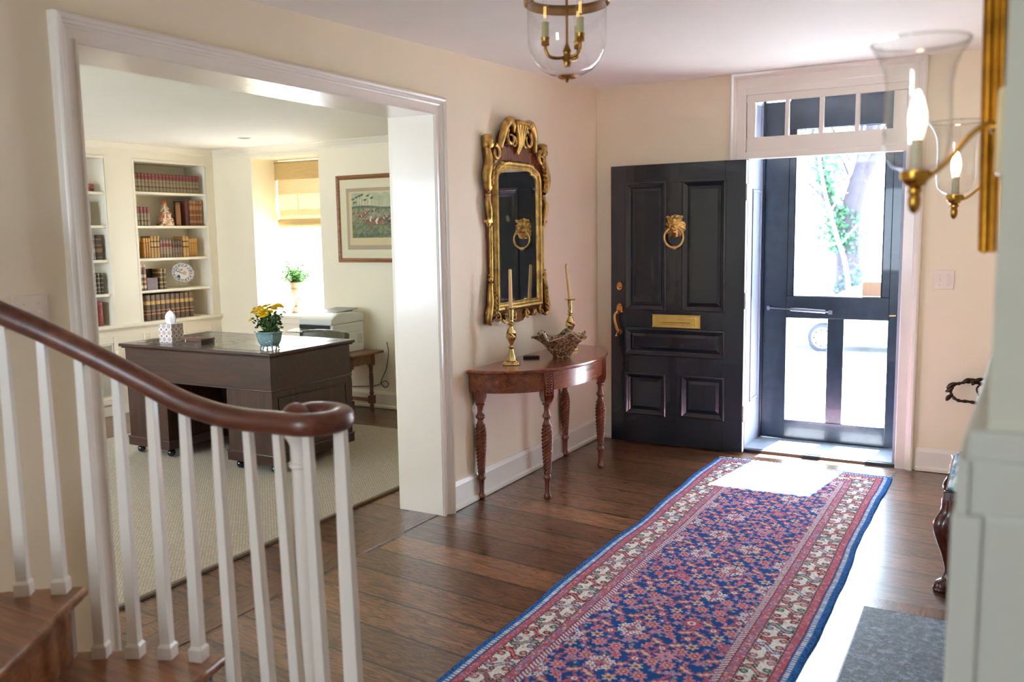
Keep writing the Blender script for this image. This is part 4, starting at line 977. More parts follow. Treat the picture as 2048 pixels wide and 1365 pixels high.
# row 2
for i in range(4): book(f'{ORD[i]} red and olive volume from the left beside the porcelain figure', 'short set beside the porcelain figure', mt, 5.292 + .036 * (i + .5), SH_A[1], .034, .168, proto='row2', xs=-.03)
mf = book_mat('folio_tan_red', [(0, '#7b5430'), (.06, '#9a6a3a'), (.9, '#7b5430')]); mdr = book_mat('dark_red_leather', [(0, '#4a1518'), (.5, '#571a1c')]); mtb = book_mat('tan_gold_bands', [(0, '#6b3d22'), (.12, '#a9783f'), (.2, '#7d4b28'), (.4, '#b98a4a'), (.45, '#7d4b28'), (.62, '#a9783f'), (.8, '#6b3d22'), (.86, '#9b6a38')])
folio = book('large tan folio with a red panel turned outward on the second shelf', None, mf, 5.768, SH_A[1] + .002, .040, .215, .12, 0, xs=-.05, face=-.55)
MBp = MB(); MBp.box(-.105, -.025, -.0212, -.0195, .035, .185)
MBp.build('cover_panel', mdr, folio)
book('tall dark red book next to the tan folio on the second shelf', None, mdr, 5.872, SH_A[1], .042, .232, .16, xs=-.05)
for i in range(4): book(f'{ORD[i]} tall tan banded volume right of the dark red book on the second shelf', 'tall tan volumes on the second shelf', mtb, 5.915 + .037 * i, SH_A[1], .035, .238, .15, proto='row2t', xs=-.04)
# row 3
mta = book_mat('tan_calf', [(0, '#a9742f'), (.15, '#c99243'), (.2, '#8d5a22'), (.23, '#c99243'), (.75, '#8d5a22'), (.78, '#d3a052')]); mlt = book_mat('light_tan_black_bands', [(0, '#c39a55'), (.46, '#3a2b1c'), (.52, '#d2a860'), (.72, '#3a2b1c'), (.77, '#d2a860'), (.9, '#c39a55')])
mpk = book_mat('dusty_pink_label', [(0, '#8e7460'), (.15, '#6d5340'), (.18, '#a08670'), (.60, '#8a2d34'), (.78, '#a08670'), (.95, '#7b6351')]); mdk = book_mat('brown_plum', [(0, '#6a5546'), (.2, '#4a3528'), (.24, '#7c6655'), (.55, '#4d2026'), (.72, '#6d5746'), (.9, '#4a3528')])
book('tan calf book leaning at the left end of the third shelf', None, mta, 5.288, SH_A[2] + .004, .028, .185, lean=-.17)
for i in range(3): book(f'{ORD[i]} upright slim tan book after the leaning one on the third shelf', 'slim tan books on the third shelf', mta, 5.372 + .026 * i, SH_A[2], .024, .182, proto='r3a')
for i in range(3): book(f'{ORD[i]} light tan volume with black bands on the third shelf', 'light tan volumes with black bands', mlt, 5.454 + .034 * i, SH_A[2], .032, .200, proto='r3b')
for i in range(4): book(f'{ORD[i]} dusty pink volume with a red label on the third shelf', 'dusty pink volumes with red labels', mpk, 5.555 + .034 * i, SH_A[2], .031, .165, proto='r3c')
for i in range(4): book(f'{ORD[i]} brown and plum volume in the middle of the third shelf', 'brown and plum volumes', mdk, 5.690 + .030 * i, SH_A[2], .028, .165, proto='r3d')
for i in range(2): book(f'{ORD[i]} wide light tan banded volume right of the plum ones on the third shelf', 'wide light tan volumes', mlt, 5.818 + .036 * i, SH_A[2], .033, .195, proto='r3e')
for i in range(4): book(f'{ORD[i]} ochre volume at the right end of the row on the third shelf', 'ochre volumes ending the third row', mta, 5.886 + .024 * i, SH_A[2], .022, .170, proto='r3f')
# row 4
mwb = book_mat('white_brown_bands', [(0, '#7a4a35'), (.08, '#e6d3b0'), (.2, '#6a4030'), (.3, '#d9a86a'), (.38, '#6a4030'), (.5, '#e6d3b0'), (.62, '#7b4a3a'), (.8, '#a9695a'), (.9, '#e6cfa6')]); mbg = book_mat('brown_gold_bands', [(0, '#4d3a22'), (.1, '#b08f4c'), (.17, '#4d3a22'), (.3, '#c4a05a'), (.37, '#4d3a22'), (.55, '#b08f4c'), (.62, '#4d3a22'), (.78, '#c4a05a'), (.85, '#5d472a'), (.95, '#b08f4c')])
for i in range(2): book(f'{ORD[i]} tall white and brown banded volume at the left of the fourth shelf', 'tall banded volumes on the fourth shelf', mwb, 5.300 + .036 * i, SH_A[3], .033, .232, proto='r4a', xs=-.03)
mblk = book_mat('black_cloth', [(0, '#16161a'), (.5, '#1d1d22')])
book('black book standing behind the mauve box on the fourth shelf', None, mblk, 5.468, SH_A[3], .075, .190, .06, xs=-.13)
bx = thing('mauve_box', 'small mauve-grey rounded box standing on the fourth shelf before a black book', 'box', (XB - .03, 5.415, SH_A[3] + .001))
m = MB(); m.prism([(-.058, 0), (.058, 0), (.058, .098)] + [(.058 - .012 + .012 * math.cos(a), .098 + .012 * math.sin(a)) for a in (0.3, .8, 1.3)] + [(-.046 - .012 * math.sin(a), .098 + .012 * math.cos(a)) for a in (.3, .8, 1.3)] + [(-.058, .098)], -.075, 0, 'X'); m.build('box_body', paint('mauve_cloth', '#7f7480', .7, .06, .1, 20), bx, bevel=.003)
for i in range(2): book(f'{ORD[i]} brown and gold banded volume between the mauve box and the plate', 'brown and gold volumes on the fourth shelf', mbg, 5.515 + .040 * i, SH_A[3], .036, .188, proto='r4b', xs=-.03)
# row 5
mlaw = book_mat('brown_gold_red_label', [(0, '#5f4432'), (.22, '#6e5340'), (.24, '#c79c58'), (.28, '#5d1c1c'), (.36, '#c79c58'), (.40, '#5f4432'), (.62, '#d2a95f'), (.76, '#6e5340'), (.97, '#4a3323')])
for i in range(10): book(f'{ORD[i]} big brown volume with gold and red labels from the left on the bottom shelf', 'big brown set on the bottom shelf', mlaw, 5.345 + .0545 * i, .788, .050, .232, .2, proto='r5', xs=-.02)
# niche B
mrd = book_mat('red_cloth', [(0, '#8c2f2d'), (.5, '#a13a35'), (.52, '#7d2826'), (.9, '#a13a35')])
for i in range(2):
    b = book(('lower', 'upper')[i] + ' red book lying flat on the top shelf of the left niche', 'red books lying flat', mrd, 4.79, SH_B[0] + .030 * i, .028, .17, .13, proto='nb1'); b.rotation_euler = (PI / 2, 0, 0); b.location = (XB - .05, 4.90, SH_B[0] + .018 + .034 * i)
book('dark book leaning on the second shelf of the left niche', None, mblk, 4.85, SH_B[1] + .004, .022, .20, lean=.28)
mdg = book_mat('dark_gold_tooling', [(0, '#2f2116'), (.08, '#6d5326'), (.12, '#2f2116'), (.3, '#7b6030'), (.45, '#2f2116'), (.55, '#6d5326'), (.62, '#38281a'), (.8, '#7b6030'), (.85, '#2f2116')])
for i in range(2): book(f'{ORD[i]} thick dark volume with gold tooling on the third shelf of the left niche', 'thick dark volumes in the left niche', mdg, 4.835 + .070 * i, SH_B[2], .066, .215, .17, proto='nb3', xs=-.04)
mbk = book_mat('black_gold_ribs', [(0, '#17130f'), (.1, '#8c7643'), (.16, '#17130f'), (.28, '#8c7643'), (.34, '#17130f'), (.5, '#8c7643'), (.56, '#17130f'), (.72, '#8c7643'), (.78, '#17130f'), (.92, '#8c7643'), (.96, '#17130f')])
for i in range(5): book(f'{ORD[i]} black book with gold ribs on the fourth shelf of the left niche', 'black and gold books in the left niche', mbk, 4.772 + .034 * i, SH_B[3], .032, .180, proto='nb4', xs=-.04)
for i in range(3): book(f'{ORD[i]} red cloth book at the foot of the left niche', 'red cloth books in the left niche', mrd, 4.775 + .050 * i, .788, .047, .205, .16, proto='nb5', xs=-.04)
# ---- porcelain figure
t = attr_mat('porcelain_painted', rough=.15, coat=.7)
fg = thing('porcelain_figure', 'colourful porcelain figure group with orange hat on the second bookshelf', 'figurine', (XB - .11, 5.665, SH_A[1] + .001))
m = MB(); rng = random.Random(3)
m.lathe([(.085, 0), (.088, .008), (.078, .03), (.070, .06), (.062, .09), (.052, .12), (.045, .14), (.030, .165), (.022, .185)], 26, rfun=lambda a, z: 1 + .10 * math.sin(a * 5 + z * 70) + .06 * math.sin(a * 9 - z * 120), sy=.95, sx=.7)
for (y, z, r) in ((-.045, .05, .022), (.045, .05, .024), (.0, .06, .026), (-.03, .10, .018), (.035, .105, .019), (-.05, .025, .018), (.055, .022, .02), (.01, .135, .016), (-.022, .15, .012), (.024, .152, .012)): m.ball((.05 - abs(y) * .3 - z * .12, y, z), (r * .8, r, r), 12, 8)
m.ball((.0, .0, .200), .018); m.ball((0, 0, .178), (.022, .030, .022)); m.lathe([(.005, .208), (.030, .212), (.028, .222), (.016, .232), (.002, .236)], 16, (0, -.008, 0))
fo = m.build('figure_body', t, fg, ang=70)
me = fo.data; ca = me.color_attributes.new('Col', 'FLOAT_COLOR', 'POINT'); pal = [srgb(h) for h in ('#f3e7d3', '#b04a35', '#e8c9a0', '#f7f0e4', '#c9843f', '#7c2f2a', '#f3e7d3', '#3e4a63')]
for i, v_ in enumerate(me.vertices):
    c = v_.co; q = math.sin(c.y * 170 + 3 * math.sin(c.z * 90)) + math.sin(c.z * 150 + c.x * 90 + 2 * math.sin(c.y * 60)); k = int((q + 2) * 2) % 8
    ca.data[i].color = srgb('#c04f26') if c.z > .207 else srgb('#e9b99a') if c.z > .19 else pal[k]
# ---- oval plate on a clear stand
pl_ = thing('patterned_plate', 'octagonal blue and orange patterned plate on a clear stand on the fourth bookshelf', 'plate', (XB - .13, 5.832, SH_A[3] + .135)); pl_.rotation_euler = (0, -.22, 0)
nr_, na_ = 34, 128; verts, faces, cols = [], [], []
A_, B_ = .132, .095
def plate_col(u, w, r, a):
    if r > .97: return '#c9cfe2'
    if r > .70:
        q = math.sin(a * 8) ; p = math.sin(a * 16 + r * 30)
        return '#253a78' if (q > .45 and p > -.4) else '#c4522c' if (q < -.5 and p > -.1) else '#5f7fb8' if abs(p) < .3 else '#dfe4ee'
    if r > .64: return '#4d7a9c' if math.sin(a * 40) > -.3 else '#e9edf2'
    d = math.hypot(u - .035, w + .002) ; d2 = abs(w + .4 * u - .004 * math.sin(u * 300))
    if d < .020 and math.sin(math.atan2(w, u - .035) * 5) > -.4: return '#c9532b'
    if math.hypot(u + .045, w + .034) < .018: return '#27356f'
    if d2 < .005 and u < .02: return '#2b3f7d'
    if math.hypot(u - .005, w - .030) < .010: return '#cf6b3e'
    if abs(w - .035 - .01 * math.sin(u * 120)) < .004 and u < 0: return '#3c6f94'
    return '#eef1f5'
verts.append((.004, 0, 0)); cols.append(srgb('#eef1f5'))
for i in range(1, nr_ + 1):
    for k in range(na_):
        a = 2 * PI * k / na_; oc = 1 - .05 * (1 - abs(math.cos(4 * a / 1.0 * 1.0)) ** .5) ; r = i / nr_; x = (.004 if r < .62 else .004 + (r - .62) * .045)
        u, w = A_ * r * oc * math.cos(a), B_ * r * oc * math.sin(a); verts.append((x, u, w)); cols.append(srgb(plate_col(u, w, r, a)))
for k in range(na_): faces.append((0, 1 + k, 1 + (k + 1) % na_))
for i in range(nr_ - 1):
    for k in range(na_):
        p = 1 + i * na_; q = p + na_; faces.append((p + k, q + k, q + (k + 1) % na_, p + (k + 1) % na_))
me = bpy.data.meshes.new('plate_dish'); me.from_pydata(verts, [], faces); ca = me.color_attributes.new('Col', 'FLOAT_COLOR', 'POINT')
for i, c in enumerate(cols): ca.data[i].color = c
me.materials.append(attr_mat('plate_glaze', rough=.12, coat=.8)); me.polygons.foreach_set('use_smooth', [True] * len(me.polygons))
po = bpy.data.objects.new('plate_dish', me); COL.objects.link(po); po.parent = pl_; md = po.modifiers.new('s', 'SOLIDIFY'); md.thickness = .004
m = MB(); m.M = Matrix.Rotation(.22, 4, 'Y')
for y in (-.05, .05): m.box(-.05, .035, y - .003, y + .003, -.133, -.127); m.box(.020, .028, y - .003, y + .003, -.13, -.075); m.prism([(-.05, -.13), (-.044, -.13), (-.012, .03), (-.018, .03)], y - .003, y + .003, 'Y')
m.build('plate_stand', glass('acrylic', refl=.15), pl_)
# ---- study window and blind
fw = MB(); wx0, wx1, wz0, wz1 = -6.30, -5.32, .80, 2.255; wy = 6.55
fw.box(wx0, wx0 + .055, wy, wy + .05, wz0, wz1).box(wx1 - .055, wx1, wy, wy + .05, wz0, wz1).box(wx0, wx1, wy, wy + .05, wz0, wz0 + .06).box(wx0, wx1, wy, wy + .05, wz1 - .06, wz1).box(wx0, wx1, wy, wy + .05, 1.51, 1.56)
fw.box(-5.96, -5.94, wy + .01, wy + .04, wz0, wz1).box(-5.65, -5.63, wy + .01, wy + .04, wz0, wz1).box(wx0, wx1, wy + .01, wy + .04, 1.18, 1.20).box(wx0, wx1, wy + .01, wy + .04, 1.90, 1.92)
w2 = struct(fw.build('window_2', trimw, bevel=.003), 'white sash window of the study, half covered by a woven blind', 'window')
MB().box(wx0, wx1, wy + .02, wy + .023, wz0, wz1).build('pane', clear, w2, smooth=False)
m = MB(); m.box(-6.25, -5.39, 6.135, 6.56, .768, .798); m.build('window_sill', studytrim, w2, bevel=.006)
m = MB(); m.box(-6.24, -6.222, 6.148, 6.172, .80, 2.28).box(-6.24, -5.40, 6.145, 6.17, .72, .768); m.build('window_casing', studytrim, w2, bevel=.003)
def woven(name, a, b, transl):
    t = NT(name); v = t.coord('Object'); wv = t.n('ShaderNodeTexWave'); wv.bands_direction = 'Z'; wv.inputs['Scale'].default_value = 130; wv.inputs['Distortion'].default_value = 1.2; t.l(v, wv.inputs['Vector'])
    mp = t.n('ShaderNodeMapping'); mp.inputs['Scale'].default_value = (3, 3, 60); t.l(v, mp.inputs['Vector']); nz = t.noise(mp.outputs[0], 3, 4, .7)
    c = t.ramp(t.math('ADD', t.math('MULTIPLY', wv.outputs['Fac'], .45), t.math('MULTIPLY', nz, .55)), [(.25, srgb(a)), (.75, srgb(b))]); t.set(Base_Color=c, Roughness=.8)
    tr = t.n('ShaderNodeBsdfTranslucent'); t.l(c, tr.inputs['Color']); tp = t.n('ShaderNodeBsdfTransparent'); mx = t.n('ShaderNodeMixShader'); mx.inputs[0].default_value = transl; t.l(t.b.outputs[0], mx.inputs[1]); t.l(tr.outputs[0], mx.inputs[2])
    mx2 = t.n('ShaderNodeMixShader'); mx2.inputs[0].default_value = .05 if transl > .2 else 0; t.l(mx.outputs[0], mx2.inputs[1]); t.l(tp.outputs[0], mx2.inputs[2]); t.l(mx2.outputs[0], t.out.inputs[0]); return t.m
bl = thing('woven_blind', 'tan woven roman blind lowered halfway over the study window', 'blind', (-5.80, 6.48, 0))
m = MB(); m.box(-.45, .43, -.035, -.015, 2.075, 2.245).box(-.45, .43, -.035, .03, 2.225, 2.245); m.build('valance', woven('woven_valance', '#a98a54', '#d3b880', .05), bl, bevel=.003)
shm = woven('woven_shade', '#a68f66', '#d6c39c', .30)
m = MB(); m.grid(4, 30, lambda u, w: (lerp(-.415, .42, u), .004 * math.sin(w * 9), lerp(2.235, 1.665, w))); m.build('shade', shm, bl, solid=.002)
m = MB()
for k, (zt, zb) in enumerate(((1.70, 1.640), (1.675, 1.618))): m.grid(4, 8, lambda u, w: (lerp(-.415 + .02 * k, .42, u), -.012 - .010 * k - .016 * math.sin(PI * w), lerp(zt, zb, w)))
m.build('fold', woven('woven_fold', '#b3945c', '#dcc390', .12), bl, solid=.002)
# ---- urn with boxwood plant on the sill
ur = thing('potted_boxwood', 'leafy green boxwood in a weathered stone urn on the study window sill', 'potted plant', (-5.925, 6.37, .798))
stone = paint('weathered_stone', '#8d7a66', .8, .3, .4, 22)
m = MB(); m.box(-.045, .045, -.045, .045, 0, .012).box(-.040, .040, -.040, .040, .012, .060); m.build('plinth', stone, ur, bevel=.002)
m = MB(); m.tube(spline([(-.012, 0, .058), (-.014, 0, .085), (.010, 0, .105), (.018, 0, .125), (.004, 0, .145), (.0, 0, .165)], 4), [.024, .024, .023, .022, .021, .020, .019, .018, .017, .016, .016, .015, .014, .014, .014, .014, .015, .017, .018, .02, .022], 12); m.tube(spline([(-.016, 0, .10), (-.030, 0, .125), (-.045, 0, .13), (-.05, 0, .15)], 4), [.010 - .0006 * i for i in range(13)], 8); m.build('stem', stone, ur)
m = MB(); m.lathe([(.02, .158), (.045, .168), (.056, .190), (.058, .215), (.062, .228), (.062, .236), (.058, .240), (.060, .262), (.068, .290), (.070, .298), (.064, .298), (.055, .27), (.001, .27)], 32, rfun=lambda a, z: 1 + (.03 * math.cos(14 * a) if .17 < z < .22 else 0)); m.build('bowl', stone, ur)
def leafy(name, mat, parent, pts, size, seed=1, flat=.35, per=1):
    """many small folded leaves at given points in ONE mesh"""
    r = random.Random(seed); m = MB()
    for p in pts:
        for _ in range(per):
            d = Vector((r.gauss(0, 1), r.gauss(0, 1), r.gauss(.3, .8))).normalized(); s_ = size * r.uniform(.6, 1.2); sd_ = d.orthogonal().normalized(); sd_ = Matrix.Rotation(r.uniform(0, 6.28), 3, d) @ sd_; up_ = d.cross(sd_)
            P0 = Vector(p); P2 = P0 + d * s_; Pm = P0 + d * s_ * .5 - up_ * s_ * .08
            a = m.v(P0); b = m.v(Pm + sd_ * s_ * flat); c = m.v(P2); e = m.v(Pm - sd_ * s_ * flat); q = m.v(Pm - up_ * s_ * .06)
            m._f([a, b, q]); m._f([b, c, q]); m._f([c, e, q]); m._f([e, a, q])
    return m.build(name, mat, parent, smooth=False)
def leafmat(name, a, b, tr=.25):
    t = NT(name); v = t.coord('Object'); c = t.ramp(t.noise(v, 30, 3), [(.3, srgb(a)), (.7, srgb(b))]); t.set(Base_Color=c, Roughness=.5)
    tl = t.n('ShaderNodeBsdfTranslucent'); t.l(c, tl.inputs['Color']); mx = t.n('ShaderNodeMixShader'); mx.inputs[0].default_value = tr; t.l(t.b.outputs[0], mx.inputs[1]); t.l(tl.outputs[0], mx.inputs[2]); t.l(mx.outputs[0], t.out.inputs[0]); return t.m
boxl = leafmat('boxwood_leaf', '#1d4a1a', '#4c8f34', .3)
r = random.Random(5); tips = []; m = MB()
for k in range(26):
    a = r.uniform(0, 6.28); e_ = r.uniform(.15, 1.25); L = r.uniform(.13, .23) + (.10 if k in (3, 9) else 0); d = Vector((math.cos(a) * math.cos(e_), .6 * math.sin(a) * math.cos(e_), math.sin(e_))); P = [d * L * t_ + Vector((0, 0, .272 + .03 * t_ * (1 - t_))) for t_ in [i / 6 for i in range(7)]]
    m.tube(P, .0015, 5)
    for p in P[2:]:
        for _ in range(9): tips.append(p + Vector((r.gauss(0, .012), r.gauss(0, .012), r.gauss(0, .012))))
m.build('twig', paint('twig_bark', '#6b5a3c', .8, .2, 0), ur); leafy('foliage', boxl, ur, tips, .027, 8)
# ---- framed hunting print
fpX0, fpX1, fz0, fz1 = -5.212, -4.14, 1.294, 2.056
pf = thing('framed_hunting_print', 'wood-framed print of galloping riders in a wide cream mat on the study wall', 'picture', ((fpX0 + fpX1) / 2, 6.17, 0))
hx = (fpX1 - fpX0) / 2; m = MB(); loops = []
fpf = [(0, 0), (0, -.018), (.006, -.026), (.014, -.022), (.020, -.028), (.030, -.024), (.038, -.014), (.038, 0)]
for (cx2, cz2, sx, sz) in ((-hx, fz0, 1, 1), (hx, fz0, -1, 1), (hx, fz1, -1, -1), (-hx, fz1, 1, -1)): loops.append([m.v((cx2 + sx * d, y, cz2 + sz * d)) for d, y in fpf])
for k in range(4):
    A, B = loops[k], loops[(k + 1) % 4]
    for j in range(len(fpf) - 1): m._f([A[j], A[j + 1], B[j + 1], B[j]])
m.build('frame', wood('print_frame_wood', '#6b3c1e', '#a4703f', 'X', .35, 2, .3), pf, ang=30)
MB().box(-hx + .03, hx - .03, -.012, -.004, fz0 + .03, fz1 - .03).build('mat_board', paint('mat_cream', '#ebe1be', .8, .02, 0), pf)
MB().box(-hx + .108, hx - .108, -.0128, -.010, fz0 + .112, fz1 - .115).build('mat_border', paint('mat_taupe', '#b6a287', .8, .03, 0), pf)
MB().box(-hx + .138, hx - .138, -.0135, -.010, fz0 + .150, fz1 - .145).build('print_margin', paint('print_paper', '#dbc697', .8, .04, 0), pf)
# the picture itself: painted field of colours
nx_, nz_ = 300, 190; ix0, ix1, iz0, iz1 = -hx + .168, hx - .168, fz0 + .215, fz1 - .158
Xg, Zg = np.meshgrid(np.linspace(0, 1, nx_), np.linspace(0, 1, nz_)); Cg = np.zeros((nz_, nx_, 3)); rs = np.random.RandomState(4)
def hexc(h): return np.array([int(h[i:i + 2], 16) / 255 for i in (1, 3, 5)])
def smooth_noise(sh, s):
    g = rs.rand(max(2, int(sh[0] / s) + 2), max(2, int(sh[1] / s) + 2)); yy = np.linspace(0, g.shape[0] - 1.001, sh[0]); xx = np.linspace(0, g.shape[1] - 1.001, sh[1]); y0 = yy.astype(int); x0 = xx.astype(int); fy = (yy - y0)[:, None]; fx = (xx - x0)[None]
    fy = fy * fy * (3 - 2 * fy); fx = fx * fx * (3 - 2 * fx)
    return g[np.ix_(y0, x0)] * (1 - fy) * (1 - fx) + g[np.ix_(y0 + 1, x0)] * fy * (1 - fx) + g[np.ix_(y0, x0 + 1)] * (1 - fy) * fx + g[np.ix_(y0 + 1, x0 + 1)] * fy * fx
nA = smooth_noise(Xg.shape, 22); nB = smooth_noise(Xg.shape, 7); nC = smooth_noise(Xg.shape, 3)
sky_ = hexc('#d6cd9c')[None, None] * (1 - Zg[..., None]) + hexc('#b4bb98')[None, None] * Zg[..., None]; sky_ = sky_ * (.94 + .12 * nA[..., None]); sky_[nA > .62] = sky_[nA > .62] * .6 + hexc('#dccb9a') * .4
Cg[:] = sky_
hz = .70 + .02 * np.sin(Xg * 9) ; msk = Zg < hz; Cg[msk] = (hexc('#7d8462') * (.75 + .5 * nB[..., None]))[msk]
msk = (Zg < hz) & (Zg > hz - .05) & (nB > .35); Cg[msk] = hexc('#57624c')
msk = Zg < .55 + .05 * np.sin(Xg * 5 + 1); Cg[msk] = (hexc('#8f9070') * (.8 + .35 * nB[..., None]))[msk]
msk = Zg < .36 + .09 * Xg - .06 * np.sin(Xg * 4); Cg[msk] = (hexc('#6b7650') * (.72 + .5 * nB[..., None]))[msk]
msk = (Zg < .10) & (nC > .4); Cg[msk] = Cg[msk] * .85
def ell(cx2, cz2, rx, rz, col, ang=0):
    c, s_ = math.cos(ang), math.sin(ang); dx = (Xg - cx2); dz = (Zg - cz2) * .62; u = dx * c + dz * s_; w = -dx * s_ + dz * c; Cg[(u / rx) ** 2 + (w / rz) ** 2 < 1] = hexc(col)
def seg_(x0, z0, x1, z1, wd, col):
    dx, dz = x1 - x0, (z1 - z0) * .62; L = dx * dx + dz * dz + 1e-9; tt = np.clip(((Xg - x0) * dx + (Zg - z0) * .62 * dz) / L, 0, 1); d = np.hypot(Xg - x0 - tt * dx, (Zg - z0) * .62 - tt * dz); Cg[d < wd] = hexc(col)
for tx, tz in ((.02, .86), (.07, .90), (.115, .93), (.15, .95), (.20, .84), (.24, .93), (.30, .88), (.04, .79)):
    seg_(tx, .66, tx + .004, tz, .0025, '#5d5f4a'); ell(tx, tz, .026, .012, '#4e5f4a'); ell(tx + .012, tz + .02, .018, .008, '#62705a')
def horse(x, z, s, body, coat_):
    ell(x, z, .075 * s, .028 * s, body); seg_(x + .06 * s, z + .01 * s, x + .105 * s, z + .075 * s, .015 * s, body); seg_(x + .10 * s, z + .075 * s, x + .13 * s, z + .055 * s, .010 * s, body)
    seg_(x + .05 * s, z - .02 * s, x + .13 * s, z - .06 * s, .006 * s, body); seg_(x + .05 * s, z - .02 * s, x + .11 * s, z - .09 * s, .006 * s, body); seg_(x - .06 * s, z - .02 * s, x - .13 * s, z - .08 * s, .006 * s, body); seg_(x - .05 * s, z - .02 * s, x - .10 * s, z - .11 * s, .006 * s, body)
    seg_(x - .07 * s, z + .01 * s, x - .12 * s, z - .0 * s, .006 * s, body)
    seg_(x - .0 * s, z + .03 * s, x + .02 * s, z + .09 * s, .013 * s, coat_); ell(x + .028 * s, z + .115 * s, .008 * s, .008 * s, '#e0b894'); seg_(x, z + .04 * s, x + .01 * s, z - .015 * s, .009 * s, '#e8e0c8')
for a in ((.06, .56, .5, '#7b5038', '#b08a4c'), (.20, .55, .55, '#8a4a2c', '#a8402c'), (.33, .60, .5, '#6b4a38', '#c9b070'), (.14, .48, .6, '#7a3c28', '#b9573a'), (.62, .52, .55, '#5a4034', '#4b6a58'), (.74, .57, .5, '#a8793c', '#c99a3a'), (.84, .53, .6, '#8a5a2c', '#b8862c'), (.92, .58, .5, '#6a4030', '#99402c'), (.27, .38, .9, '#7c4a2a', '#d8cfb4'), (.47, .41, .9, '#6b3c24', '#47685c'), (.36, .33, 1.0, '#8a5630', '#e3dcc4'), (.60, .36, 1.0, '#3c3028', '#dcd4bc')): horse(*a)
Cg = np.clip(Cg * (.93 + .14 * nC[..., None]), 0, 1); Cl = np.where(Cg <= .04045, Cg / 12.92, ((Cg + .055) / 1.055) ** 2.4)
def grid_mesh(name, V, nx, ny, C, mat, parent=None):
    me = bpy.data.meshes.new(name); idx = np.arange(nx * ny).reshape(ny, nx); F = np.stack([idx[:-1, :-1], idx[:-1, 1:], idx[1:, 1:], idx[1:, :-1]], -1).reshape(-1, 4)
    me.vertices.add(nx * ny); me.vertices.foreach_set('co', V.reshape(-1).astype(np.float32)); me.loops.add(F.size); me.loops.foreach_set('vertex_index', F.reshape(-1).astype(np.int32))
    me.polygons.add(len(F)); me.polygons.foreach_set('loop_start', np.arange(0, F.size, 4, dtype=np.int32)); me.polygons.foreach_set('loop_total', np.full(len(F), 4, np.int32)); me.update(calc_edges=True)
    ca = me.color_attributes.new('Col', 'FLOAT_COLOR', 'POINT'); ca.data.foreach_set('color', np.concatenate([C.reshape(-1, 3), np.ones((nx * ny, 1))], 1).reshape(-1).astype(np.float32))
    me.polygons.foreach_set('use_smooth', np.ones(len(F), bool)); me.materials.append(mat); o = bpy.data.objects.new(name, me); COL.objects.link(o)
    if parent: o.parent = parent
    return o
V = np.stack([ix0 + Xg * (ix1 - ix0), np.full_like(Xg, -.0142), iz0 + Zg * (iz1 - iz0)], -1); grid_mesh('print_image', V, nx_, nz_, Cl, attr_mat('print_ink', rough=.6), pf)
MB().box(-hx + .03, hx - .03, -.0165, -.0155, fz0 + .03, fz1 - .03).build('glazing', glass('picture_glass', refl=.06), pf, smooth=False)
# ---- carpet
t = NT('sisal_weave'); v = t.coord('Object'); 
mp = t.n('ShaderNodeMapping'); mp.inputs['Scale'].default_value = (1, 1, 1); t.l(v, mp.inputs['Vector'])
ck = t.n('ShaderNodeTexBrick'); ck.offset = .5; ck.inputs['Scale'].default_value = 1; ck.inputs['Brick Width'].default_value = .020; ck.inputs['Row Height'].default_value = .010; ck.inputs['Mortar Size'].default_value = .0022; ck.inputs['Mortar Smooth'].default_value = .8
ck.inputs['Color1'].default_value = srgb('#d9cdbc'); ck.inputs['Color2'].default_value = srgb('#ece3d6'); ck.inputs['Mortar'].default_value = srgb('#86745a'); t.l(mp.outputs[0], ck.inputs['Vector'])
nz = t.noise(v, 160, 3, .7); t.set(Base_Color=t.mix(t.math('MULTIPLY', nz, .4), ck.outputs['Color'], srgb('#a0937e')), Roughness=.95, Specular_IOR_Level=.1); h = t.math('SUBTRACT', nz, ck.outputs['Fac']); t.bump(h, .8, .006)
cp = thing('sisal_carpet', 'beige woven sisal carpet under the study desk', 'carpet', (0, 0, 0))
MB().box(-5.96, -3.15, .7, 5.5, .001, .012).build('woven_field', t.m, cp, bevel=.003)
m = MB(); m.box(-5.975, -3.138, .69, .70 + .018, .001, .014).box(-5.975, -3.138, 5.488, 5.51, .001, .014).box(-5.975, -5.955, .69, 5.51, .001, .014).box(-3.158, -3.135, .69, 5.51, .001, .0145); m.build('binding', paint('carpet_binding', '#7b6a58', .9, .1, .1, 60), cp, bevel=.002)
# ---- desk
dk = thing('partners_desk', 'large dark walnut pedestal desk with leather top in the study', 'desk', (-4.69, 4.415, .0135))
BX, BY = .69, .385
m = MB(); m.box(-BX - .03, BX + .03, -BY - .03, BY + .03, .768, .790); m.box(-BX - .018, BX + .018, -BY - .018, BY + .018, .756, .768); m.build('desktop', deskw, dk, bevel=.006)
leather = NT('green_grey_leather'); v = leather.coord('Object'); nz = leather.noise(v, 8, 4); leather.set(Base_Color=leather.ramp(nz, [(.3, srgb('#3d4038')), (.7, srgb('#55584a'))]), Roughness=leather.math('ADD', .16, leather.math('MULTIPLY', leather.noise(v, 20, 3), .2)), Coat_Weight=.4); leather.bump(leather.noise(v, 220, 2), .15, .001)
MB().box(-BX + .06, BX - .06, -BY + .055, BY - .055, .788, .7915).build('leather_inset', leather.m, dk)
m = MB(); m.box(-BX, BX, -BY, BY, .545, .757); m.build('frieze', deskw, dk, bevel=.003)
m = MB(); m.box(-BX - .008, BX + .008, -BY - .008, BY + .008, .536, .548); m.build('frieze_bead', deskw, dk, bevel=.004)
